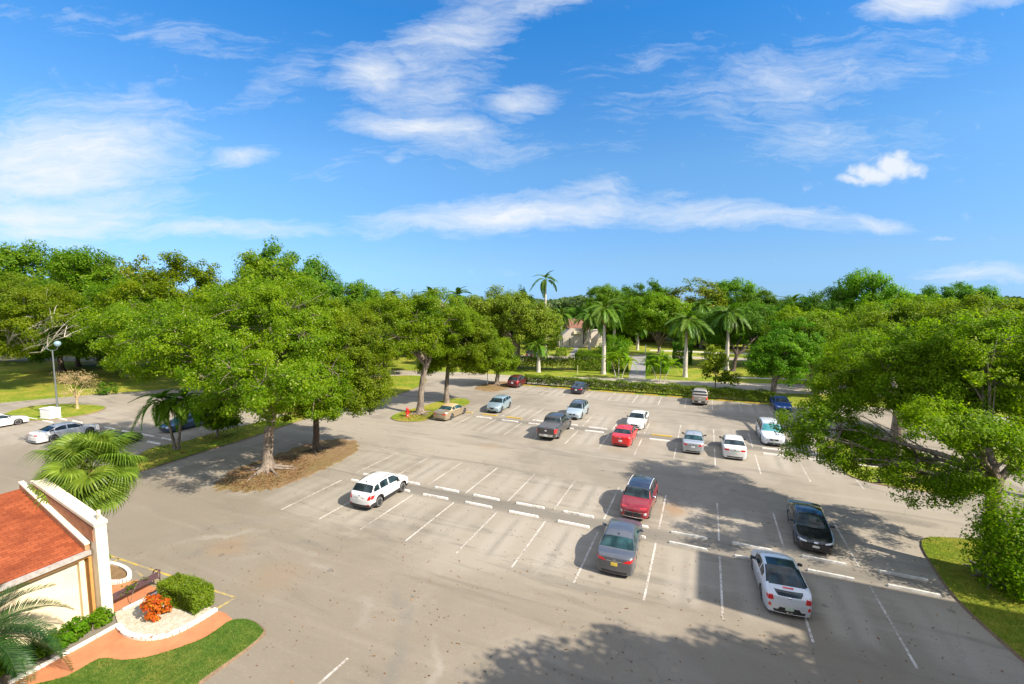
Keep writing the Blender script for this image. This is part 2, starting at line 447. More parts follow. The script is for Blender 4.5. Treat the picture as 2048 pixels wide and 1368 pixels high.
def suv(Lc=4.4, W=1.82, H=1.63, cowl=1.08, wtop=1.78, **k):
    f = Lc/4.4
    sp = dict(L=Lc, W=W, H=H, wb=2.62*f, fo=.88*f, R=.36, sill=.26, tumble=.34, cowl=cowl*f, wtop=wtop*f, rtop=Lc-.62, rbase=Lc-.16,
        top=[(0, .66), (.03, .76), (.12, .86), (.35*f, .94), (cowl*f, 1.08), (wtop*f, H-.07), (2.3*f, H), (3.0*f, H), (Lc-.62, H-.08), (Lc-.16, 1.12), (Lc-.06, .98), (Lc-.02, .80), (Lc, .64)],
        belt=[(0, .58), (.10, .74), (cowl*f, .99), (2.6*f, 1.05), (Lc-.3, 1.12), (Lc-.1, 1.0), (Lc-.02, .76), (Lc, .58)],
        dlo=(1.32*f, Lc-.42), pillars=[2.42*f, 3.35*f], doors=[1.3*f, 2.42*f, 3.4*f], style='suv', spokes=5)
    sp.update(k); return sp

def pickup(Lc=5.8, W=2.02, H=1.92, cab=3.75, **k):
    sp = dict(L=Lc, W=W, H=H, wb=3.57*Lc/5.8, fo=.98, R=.40, sill=.38, tumble=.26, cowl=1.32, wtop=2.02, rtop=cab-.10, rbase=cab+.12,
        top=[(0, .92), (.03, 1.05), (.12, 1.14), (.4, 1.18), (1.32, 1.24), (2.02, H-.06), (2.5, H), (cab-.35, H-.01), (cab-.10, H-.05), (cab+.12, 1.30), (Lc-.12, 1.30), (Lc-.03, 1.28), (Lc, 1.2)],
        belt=[(0, .80), (.10, .98), (1.3, 1.14), (2.6, 1.20), (cab, 1.23), (Lc-.05, 1.25), (Lc, 1.1)],
        dlo=(1.62, cab-.12), pillars=[2.75], doors=[1.55, 2.75, cab+.02], style='pickup', bed=(cab+.2, Lc-.1), spokes=5)
    sp.update(k); return sp

def build_car(name, label, cat, sp, i, v, face, dang=0.0, group=None):
    Lc, W, H = sp['L'], sp['W'], sp['H']
    # v is where the front bumper (face<0) or the rear bumper (face>0) stands, nearest the camera
    c = L(i, v+Lc/2)
    rz = math.pi/2+TH+(0 if face > 0 else math.pi)+R(dang)
    root = empty(name, c, rz); tag(root, label, cat, group)
    paint = sp['paint']
    glass = sp.get('glass', GLASS)
    s_w = (sp['fo'], sp['fo']+sp['wb']); Rw = sp['R']; Ra = Rw+.055
    S = list(np.arange(0, Lc, .05))+[.008, .02, .035, .075, .125]+[Lc-q for q in (0, .008, .02, .035, .06, .085, .125)]
    for sw in s_w:
        S += [sw-Ra-.004, sw-Ra+.001, sw+Ra-.001, sw+Ra+.004]+[sw+Ra*math.cos(a) for a in np.linspace(.1, math.pi-.1, 17)]
    for d in sp['doors']: S += [d-.008, d+.008]
    for p in sp['pillars']: S += [p-.045, p+.045]
    for q in (sp['cowl']+.06, sp['wtop']-.03, sp['rtop']+.05, sp['rbase']-.05, *sp['dlo'], *sp.get('bed', ())): S.append(q)
    for pn in sp.get('panels', ()): S += [pn[1], pn[2]]
    S = np.array(sorted(q for q in S if 0 <= q <= Lc)); S = S[np.concatenate([[True], np.diff(S) > .0025])]
    def prof(pts):
        xs, zs = zip(*pts); fine = np.linspace(0, Lc, 400); z = np.interp(fine, xs, zs); k = 9
        zz = np.pad(z, k, mode='edge'); ker = np.hanning(2*k+1); ker /= ker.sum()
        sm = np.convolve(zz, ker, 'valid'); e = np.clip(np.minimum(fine, Lc-fine)/.25-.4, 0, 1)
        return np.interp(S, fine, z*(1-e)+sm*e)
    zt, zb = prof(sp['top']), prof(sp['belt'])
    zt = np.maximum(zt, zb+.02)
    tap = np.ones_like(S)
    fr = S < .8; tap[fr] = 1-sp.get('ftap', .20)*(1-S[fr]/.8)**2.4
    rr = S > Lc-.7; tap[rr] = 1-sp.get('rtap', .13)*(1-(Lc-S[rr])/.7)**2.4
    zbot = np.full_like(S, sp['sill'])
    for sw in s_w:
        d = np.abs(S-sw); ins = d < Ra
        zbot[ins] = np.maximum(zbot[ins], Rw+np.sqrt(np.maximum(0, Ra**2-d[ins]**2)))
    zbot = np.minimum(zbot, zb-.05)
    bowt = [(0, .11), (sp['cowl'], .10), (sp['wtop'], .09), (sp['wtop']+.5, .0), (sp['rtop']-.4, 0), (sp['rtop'], -.06), (Lc, -.09)]
    bow = np.interp(S, *zip(*bowt))
    yf = [1, .9, .5, 0, -.5, -.9, -1]
    NS = len(S); half = 12; ring = 2*half-1
    V = np.zeros((NS, ring, 3))
    for a in range(NS):
        w = W/2*tap[a]
        lo, be, to = zbot[a], zb[a], zt[a]
        crown = min(.055, (to-be)*.35)
        ts = to-crown
        zsec = [lo, lo+sp.get('cf', .22)*(be-lo), lo+.55*(be-lo), lo+.82*(be-lo), be]
        ysec = [w*np.interp(z, [.15, .35, .55, .8, 1.3], [.955, .985, 1.0, .992, .985])*(1-.022*(k == 4)) for k, z in enumerate(zsec)]
        wb_ = ysec[4]*.975
        for t_ in (.1, .5, .88, 1.0):
            z = be+(ts-be)*t_; zsec.append(z)
            ysec.append(max(.3, wb_-(z-be)*sp['tumble']*(1.0 if t_ < 1 else 1.08)-(.02 if t_ == 1.0 else 0)))
        wr = ysec[8]
        zsec += [ts+crown*.45, ts+crown*.92, to]; ysec += [wr*.88, wr*.5, 0]
        for k in range(half):
            bx = bow[a]*(1-(ysec[k]/max(.2, w))**2)
            V[a, k] = (Lc/2-.06-S[a]*(Lc-.12)/Lc+bx, ysec[k], zsec[k])
            V[a, ring-1-k] = (V[a, k, 0], -ysec[k], zsec[k])
    verts = [tuple(p) for p in V.reshape(-1, 3)]
    faces, cls = [], []
    jn = {}
    def side_glass(s):
        if not sp['dlo'][0] < s < sp['dlo'][1]: return None
        for p in sp['pillars']:
            if abs(s-p) < .045: return None
        return sum(s > p for p in sp['pillars'])
    for a in range(NS-1):
        sm = (S[a]+S[a+1])/2; gh = min(zt[a]-zb[a], zt[a+1]-zb[a+1])
        for j in range(ring-1):
            f = (a*ring+j, (a+1)*ring+j, (a+1)*ring+j+1, a*ring+j+1)
            jj = j if j < half-1 else ring-2-j; left = j < half-1
            k = 'body'
            if jj <= 3:
                for d in sp['doors']:
                    if abs(sm-d) < .008: k = ('seam', left, d)
                if k == 'body' and len(sp['doors']) > 2 and zbot[a] < sp['sill']+.02:
                    for q in range(len(sp['doors'])-1):
                        if sp['doors'][q] < sm < sp['doors'][q+1] and jj >= 1: k = ('door', left, q)
                if sp.get('clad') and jj == 0: k = 'clad'
            elif jj in (5, 6) and gh > .16:
                q = side_glass(sm)
                if q is not None: k = ('side_window', left, q)
            elif jj >= 8:
                if sp['cowl']+.06 < sm < sp['wtop']-.03: k = 'windshield'
                elif sp['rtop']+.05 < sm < sp['rbase']-.05: k = 'rear_window'
                for pn in sp.get('panels', ()):
                    if pn[1] < sm < pn[2] and jj >= pn[3]: k = pn[0]
                if 'bed' in sp and sp['bed'][0] < sm < sp['bed'][1]: k = 'bed_cover'
            if sp.get('rooftop') and k == 'body' and jj >= 7 and sp['wtop']-.05 < sm < sp['rtop']+.06: k = 'roof'
            if sp.get('rooftop') and k == 'body' and jj >= 4 and sp.get('softtop') and sp['wtop']-.05 < sm < sp['rbase']: k = 'roof'
            faces.append(f); cls.append(k)
    for a, flip in ((0, False), (NS-1, True)):
        w = W/2*tap[a]; rows = []
        for k in range(9):
            if k == 8: rows.append([a*ring+q for q in (8, 9, 10, 11, 12, 13, 14)]); continue
            y0 = V[a, k, 1]; row = [a*ring+k]
            for q in yf[1:-1]:
                y = y0*q; b0 = bow[a]*(1-(y/max(.2, w))**2)
                verts.append((Lc/2-.06-S[a]*(Lc-.12)/Lc+b0, y, V[a, k, 2])); row.append(len(verts)-1)
            row.append(a*ring+ring-1-k); rows.append(row)
        for k in range(8):
            for q in range(6):
                f = (rows[k][q], rows[k+1][q], rows[k+1][q+1], rows[k][q+1])
                faces.append(f[::-1] if flip else f); cls.append('clad' if (sp.get('clad') and k <= 1) else 'body')
    full = bpy.data.meshes.new('full'); full.from_pydata(verts, [], faces); full.update()
    full.polygons.foreach_set('use_smooth', [True]*len(faces))
    bm = bmesh.new(); bm.from_mesh(full); bmesh.ops.recalc_face_normals(bm, faces=bm.faces)
    bm.normal_update()
    bmv = list(bm.verts)
    ctr = Vector((0, 0, .6)); flipn = sum(1 if f.normal.dot(f.calc_center_median()-ctr) < 0 else -1 for f in bm.faces) > 0
    if flipn: bmesh.ops.reverse_faces(bm, faces=bm.faces)
    bm.to_mesh(full); bm.free()
    vn = [tuple(v.normal) for v in full.vertices]
    fverts = [tuple(p.vertices) for p in full.polygons]
    bvh = BVHTree.FromPolygons([Vector(v) for v in verts], fverts)
    groups = {}
    for f, k in zip(fverts, cls): groups.setdefault(k, []).append(f)
    def sub(nm, k, mat, parent):
        F = groups.get(k)
        if not F: return None
        ids = sorted({q for f in F for q in f}); mp = {q: n for n, q in enumerate(ids)}
        me = bpy.data.meshes.new(nm); me.from_pydata([verts[q] for q in ids], [], [[mp[q] for q in f] for f in F]); me.update()
        me.polygons.foreach_set('use_smooth', [True]*len(F))
        me.normals_split_custom_set_from_vertices([vn[q] for q in ids])
        return link(nm, me, mat, parent)
    body = sub('body', 'body', paint, root)
    sub('lower_cladding', 'clad', BLACKPL, root)
    sub('windshield', 'windshield', sp.get('wsmat', glass), root)
    sub('rear_window', 'rear_window', glass, root)
    sub('bed_cover', 'bed_cover', sp.get('bedmat', BLACKPL), root)
    rf = sub('soft_top' if sp.get('softtop') else 'roof', 'roof', sp.get('rooftop'), root)
    for pn in sp.get('panels', ()): sub(pn[0], pn[0], pn[4], root)
    doors = {}
    for k in list(groups):
        if isinstance(k, tuple):
            if k[0] == 'door': doors[k[1:]] = sub('door', k, paint, root)
    for k in list(groups):
        if isinstance(k, tuple) and k[0] == 'side_window': sub('side_window', k, glass, root)
        if isinstance(k, tuple) and k[0] == 'seam': sub('door_seam', k, BLACKPL, root)

    def patch(nm, face_, quad, mat, parent=root, off=.006, n=5, depth=.02):
        dirs = {'front': Vector((-1, 0, 0)), 'rear': Vector((1, 0, 0)), 'left': Vector((0, -1, 0)), 'right': Vector((0, 1, 0)), 'top': Vector((0, 0, -1))}
        d = dirs[face_]; Vp, Vn = [], []
        q = [Vector((p[0], p[1], 0)) for p in quad]
        for a in range(n+1):
            for b in range(n+1):
                s_, t_ = a/n, b/n
                p = q[0]*(1-s_)*(1-t_)+q[1]*s_*(1-t_)+q[2]*s_*t_+q[3]*(1-s_)*t_
                if face_ in ('front', 'rear'): o = Vector((0, p.x, p.y))-d*5
                elif face_ in ('left', 'right'): o = Vector((p.x, 0, p.y))-d*5
                else: o = Vector((p.x, p.y, 0))-d*5
                h = bvh.ray_cast(o, d)
                ex = 5-Lc/2 if face_ in ('front', 'rear') else (5-W/2 if face_ != 'top' else 9)
                if h[0] is None or h[3] > ex+(.55 if face_ in ('front', 'rear') else .4): h = bvh.find_nearest(o+d*(ex+.1))
                pt, nr = h[0], h[1]
                if nr.dot(d) > 0: nr = -nr
                Vp.append(pt+nr*off); Vn.append(pt-nr*depth)
        m = n+1; F = []
        for a in range(n):
            for b in range(n): F.append((a*m+b, (a+1)*m+b, (a+1)*m+b+1, a*m+b+1))
        N = len(Vp); rim_ = [a*m for a in range(m)]+[(m-1)*m+b for b in range(1, m)]+[a*m+m-1 for a in range(m-2, -1, -1)]+[b for b in range(m-2, 0, -1)]
        for a in range(len(rim_)):
            b = (a+1) % len(rim_); F.append((rim_[a], rim_[b], N+rim_[b], N+rim_[a]))
        me = bpy.data.meshes.new(nm); me.from_pydata(Vp+Vn, [], F); me.update()
        b2 = bmesh.new(); b2.from_mesh(me); bmesh.ops.recalc_face_normals(b2, faces=b2.faces); b2.to_mesh(me); b2.free()
        return link(nm, me, mat, parent)
    def pair(nm, face_, quad, mat, **kw):
        for sgn in (1, -1):
            patch(nm, face_, [(p[0]*sgn, p[1]) for p in quad][::sgn], mat, **kw)

    st = sp['style']; w2 = W/2
    zl = float(np.interp(.06, *zip(*sp['top'])))           # hood edge height
    zr = float(np.interp(Lc-.1, *zip(*sp['belt'])))
    # front
    if st == 'pickup':
        patch('grille', 'front', [(-w2*.5, .66), (w2*.5, .66), (w2*.52, .95), (-w2*.52, .95)], CHROME)
        pair('headlight', 'front', [(w2*.56, .70), (w2*.84, .72), (w2*.84, .92), (w2*.56, .93)], LAMPW)
        patch('front_bumper', 'front', [(-w2*.86, .42), (w2*.86, .42), (w2*.86, .60), (-w2*.86, .60)], CHROME, off=.03)
    else:
        fl = sp.get('front', 'plain')
        if fl == 'tusk':
            patch('grille', 'front', [(-w2*.58, .32), (w2*.58, .32), (w2*.48, .58), (-w2*.48, .58)], BLACKPL)
            for q in ([(-w2*.62, .575), (w2*.62, .575), (w2*.58, .61), (-w2*.58, .61)], [(-w2*.72, .25), (w2*.72, .25), (w2*.66, .30), (-w2*.66, .30)]): patch('grille_trim', 'front', q, CHROME, off=.012)
            pair('headlight', 'front', [(w2*.70, .46), (w2*.86, .48), (w2*.84, .62), (w2*.68, .60)], LAMPW)
            pair('marker_light', 'front', [(w2*.45, .80), (w2*.80, .78), (w2*.80, .84), (w2*.45, .85)], LAMPR, off=.008)
        elif fl == 'dark':
            patch('grille', 'front', [(-w2*.62, .25), (w2*.62, .25), (w2*.70, .52), (-w2*.70, .52)], BLACKPL)
            pair('headlight', 'front', [(w2*.46, .60), (w2*.86, .64), (w2*.86, .71), (w2*.46, .66)], LAMPW)
            patch('front_badge', 'front', [(-.09, .60), (.09, .60), (.09, .67), (-.09, .67)], CHROME, off=.01)
            patch('license_plate', 'front', [(-.15, .40), (.15, .40), (.15, .50), (-.15, .50)], PLATE, off=.02)
        elif fl == 'vgrille':
            patch('grille', 'front', [(-w2*.16, zl-.28), (w2*.16, zl-.28), (w2*.36, zl-.06), (-w2*.36, zl-.06)], BLACKPL)
            pair('grille_trim', 'front', [(w2*.15, zl-.30), (w2*.20, zl-.30), (w2*.42, zl-.06), (w2*.36, zl-.06)], CHROME, off=.012)
            patch('lower_grille', 'front', [(-w2*.62, .27), (w2*.62, .27), (w2*.56, .40), (-w2*.56, .40)], BLACKPL)
            pair('headlight', 'front', [(w2*.46, zl-.13), (w2*.88, zl-.06), (w2*.88, zl+.03), (w2*.46, zl-.05)], LAMPW)
            pair('fog_light', 'front', [(w2*.66, .36), (w2*.82, .37), (w2*.82, .45), (w2*.66, .44)], BLACKPL)
        else:
            patch('grille', 'front', [(-w2*.34, zl-.22), (w2*.34, zl-.22), (w2*.40, zl-.07), (-w2*.40, zl-.07)], BLACKPL)
            patch('lower_grille', 'front', [(-w2*.58, .27), (w2*.58, .27), (w2*.50, .40), (-w2*.50, .40)], BLACKPL)
            pair('headlight', 'front', [(w2*.48, zl-.17), (w2*.86, zl-.14), (w2*.88, zl+.01), (w2*.50, zl-.05)], LAMPW)
            patch('front_badge', 'front', [(-.07, zl-.18), (.07, zl-.18), (.07, zl-.10), (-.07, zl-.10)], CHROME, off=.012)
            if fl == 'plated': patch('license_plate', 'front', [(-.16, .42), (.16, .42), (.16, .54), (-.16, .54)], PLATEG, off=.015)
    # rear
    if st == 'pickup':
        pair('taillight', 'rear', [(w2*.80, .78), (w2*.97, .78), (w2*.97, 1.16), (w2*.80, 1.16)], LAMPR)
        patch('rear_bumper', 'rear', [(-w2*.95, .46), (w2*.95, .46), (w2*.95, .66), (-w2*.95, .66)], CHROME if sp.get('chromebump', 1) else BLACKPL, off=.06, depth=.05)
        patch('license_plate', 'rear', [(-.16, .50), (.16, .50), (.16, .64), (-.16, .64)], PLATE, off=.075)
        patch('tailgate_badge', 'rear', [(-.10, .94), (.10, .94), (.10, 1.08), (-.10, 1.08)], ALLOY, off=.01)
        patch('tailgate_handle', 'rear', [(-.14, 1.10), (.14, 1.10), (.14, 1.16), (-.14, 1.16)], BLACKPL, off=.012)
        pair('tailgate_seam', 'rear', [(w2*.775, .70), (w2*.79, .70), (w2*.79, 1.2), (w2*.775, 1.2)], BLACKPL, off=.004)
        patch('brake_light', 'rear', [(-.22, H-.13), (.22, H-.13), (.22, H-.075), (-.22, H-.075)], LAMPR, off=.02)
    else:
        tl = sp.get('tail', [(.44, zr-.20), (.93, zr-.17), (.95, zr-.03), (.46, zr-.07)])
        pair('taillight', 'rear', [(w2*a, b) for a, b in tl], LAMPR, n=6)
        pz = sp.get('plate_z', zr-.22)
        patch('license_plate', 'rear', [(-.155, pz-.08), (.155, pz-.08), (.155, pz+.08), (-.155, pz+.08)], sp.get('plate', PLATE), off=.012)
        patch('badge', 'rear', [(-.06, zr-.06), (.06, zr-.06), (.06, zr+.0), (-.06, zr+.0)], CHROME, off=.012)
        patch('rear_diffuser', 'rear', [(-w2*.62, .24), (w2*.62, .24), (w2*.66, .34), (-w2*.66, .34)], BLACKPL, off=.008)
        if sp.get('trunk', st == 'sedan'):
            patch('boot_trim', 'rear', [(-w2*.40, zr-.10), (w2*.40, zr-.10), (w2*.40, zr-.075), (-w2*.40, zr-.075)], CHROME if sp.get('chromestrip') else BLACKPL, off=.01)
        if sp.get('extra_rear'): sp['extra_rear'](patch, pair, w2)
    # lines, handles, mirrors
    for sgn, fc in ((1, 'left'), (-1, 'right')):
        for q in range(len(sp['doors'])-1):
            xe = Lc/2-.06-(sp['doors'][q+1]-.20)*(Lc-.12)/Lc
            zh = float(np.interp(sp['doors'][q+1], *zip(*sp['belt'])))-.14
            d = doors.get((sgn > 0, q))
            patch('door_handle', fc, [(xe-.09, zh-.018), (xe+.09, zh-.018), (xe+.09, zh+.018), (xe-.09, zh+.018)], sp.get('handle', paint), parent=d or root, off=.03, n=2)
        sx = sp['dlo'][0]+.22; zm = float(np.interp(sx, *zip(*sp['belt'])))+.09
        xm = Lc/2-.06-sx*(Lc-.12)/Lc; ym = sgn*(w2*.97+.10)
        mm = MB()
        mm.lathe([(0.001, -.10), (.05, -.095), (.075, -.05), (.08, .03), (.068, .09), (0.001, .105)], n=12, axis='y')
        mm.V = [(xm+x*.75+.02*(y > 0), ym+y, zm+z*.95) for x, y, z in mm.V]
        mm.box((xm+.01, sgn*(w2*.93), zm-.05), (.03, .06, .025))
        mm.build('mirror', sp.get('mirror', paint), root)
    if sp.get('rails'):
        for sgn in (1, -1):
            rl = MB(); y = sgn*(w2*.985-(H-1.05)*sp['tumble']-.07)
            s0, s1 = sp['wtop']+.15, sp['rtop']-.05
            pts = []
            for q in np.linspace(0, 1, 7):
                s_ = s0+(s1-s0)*q; h = bvh.ray_cast(Vector((Lc/2-s_, y, 3)), Vector((0, 0, -1)))
                pts.append(Vector((Lc/2-s_, y, h[0].z+(.05 if 0 < q < 1 else -.01))))
            rl.tube(pts, .018, 6); rl.build('roof_rail', sp['rails'], root)
    if sp.get('fin', st != 'pickup'):
        fn = MB(); xs = Lc/2-(sp['rtop']-.12)
        h = bvh.ray_cast(Vector((xs, 0, 3)), Vector((0, 0, -1)))
        if h[0]:
            z = h[0].z-.005
            fn.hexa([(xs+.09, -.02, z), (xs-.07, -.03, z), (xs-.07, .03, z), (xs+.09, .02, z), (xs+.0, -.006, z+.06), (xs-.08, -.008, z+.07), (xs-.08, .008, z+.07), (xs, .006, z+.06)])
            fn.build('roof_antenna', BLACKPL, root)
    for sgn in (.35, -.25):
        wp = MB()
        pts = []
        for q in np.linspace(0, 1, 5):
            s_ = sp['cowl']+.10+q*.06; y = sgn*w2*1.2-q*.5
            h = bvh.ray_cast(Vector((Lc/2-.06-s_, y, 3)), Vector((0, 0, -1)))
            if h[0]: pts.append(h[0]+Vector((0, 0, .015)))
        if len(pts) > 2:
            wp.tube(pts, .01, 4); wp.build('wiper', BLACKPL, root)
    # under side, wheel wells
    u = MB()
    u.box((0, 0, .36), (Lc/2-.30, w2*.72, .15))
    for sw in s_w:
        x = Lc/2-.06-sw*(Lc-.12)/Lc
        for sgn in (1, -1):
            V_, F_ = [], []
            for yy in (w2*.965, w2*.60):
                for a in np.linspace(-.15, math.pi+.15, 15): V_.append((x+Ra*1.01*math.cos(a), sgn*yy, Rw+Ra*1.01*math.sin(a)))
            for a in range(14): F_.append((a, a+1, 16+a, 15+a))
            u.add(V_, F_, 0, True)
            u.add([(x+Ra*1.02*math.cos(a), sgn*w2*.61, Rw+Ra*1.02*math.sin(a)) for a in np.linspace(-.2, math.pi+.2, 15)], [tuple(range(15))])
    u.build('underbody', UNDER, root)
    if st == 'sedan' or sp.get('pipes'):
        ex = MB(); ex.lathe([(.035, 0), (.035, .2), (.028, .2), (.028, .05)], c=(-Lc/2+.02, w2*.55, .25), n=10, axis='x'); ex.build('exhaust_pipe', ALLOY, root)
    tm, rm = wheel_meshes(Rw, sp['spokes'])
    for sw in s_w:
        for sgn in (1, -1):
            wh = link('wheel', tm, None, root); wh.location = (Lc/2-.06-sw*(Lc-.12)/Lc, sgn*(w2*.965-.115), Rw)
            if sgn < 0: wh.rotation_euler = (0, 0, math.pi)
            link('rim', rm, None, wh)
    bpy.data.meshes.remove(full)
    return root

P_WHITE = make_paint('white car paint', (.60, .60, .59))
P_PEARL = make_paint('cool white car paint', (.52, .55, .59), .1)
P_SILVER = make_paint('silver car paint', (.42, .45, .47), .55)
P_ICE = make_paint('ice blue silver paint', (.27, .36, .40), .45)
P_BLUESIL = make_paint('pale blue silver paint', (.36, .44, .48), .45)
P_GREY = make_paint('slate grey paint', (.105, .115, .135), .5)
P_TRUCK = make_paint('charcoal truck paint', (.055, .055, .058), .45)
P_BLACK = make_paint('blue black paint', (.008, .010, .014), .2, .12)
P_NAVY = make_paint('dark navy paint', (.022, .025, .045), .35)
P_RED = make_paint('bright red paint', (.55, .010, .012), .1)
P_CRIMSON = make_paint('crimson paint', (.24, .010, .022), .4)
P_MAROON = make_paint('maroon paint', (.11, .012, .016), .4)
P_GOLD = make_paint('champagne gold paint', (.36, .29, .19), .5)
P_TAN = make_paint('pewter beige paint', (.36, .32, .27), .4)
P_BLUE = make_paint('bright blue paint', (.010, .065, .30), .3)
P_BLUEGREY = make_paint('steel blue paint', (.045, .085, .15), .5)
P_ROOF = make_paint('glossy black roof paint', (.025, .03, .04), .2, .12)
SOFT = simple('tan canvas soft top', (.36, .25, .13), .85, var=.15)
TONNEAU = simple('charcoal bed cover', (.075, .078, .082), .55, var=.2)

def trax_rear(patch, pair, w):
    patch('tailgate_trim', 'rear', [(-w*.40, .84), (w*.40, .84), (w*.40, .87), (-w*.40, .87)], CHROME, off=.012)
    pair('reflector', 'rear', [(w*.62, .42), (w*.86, .43), (w*.86, .48), (w*.62, .47)], LAMPR)
def velo_rear(patch, pair, w):
    patch('lower_rear_window', 'rear', [(-w*.46, .90), (w*.46, .90), (w*.60, 1.02), (-w*.60, 1.02)], GLASS, off=.008, n=8)
    patch('bumper_insert', 'rear', [(-w*.52, .26), (w*.52, .26), (w*.40, .46), (-w*.40, .46)], BLACKPL, off=.009, n=6)
    pair('reflector', 'rear', [(w*.72, .42), (w*.86, .44), (w*.84, .58), (w*.76, .56)], LAMPR)
    patch('brake_light', 'rear', [(-.2, 1.07), (.2, 1.07), (.2, 1.10), (-.2, 1.10)], LAMPR, off=.012)
    pair('exhaust_tip', 'rear', [(.02, .22), (.12, .22), (.12, .30), (.02, .30)], CHROME, off=.03)

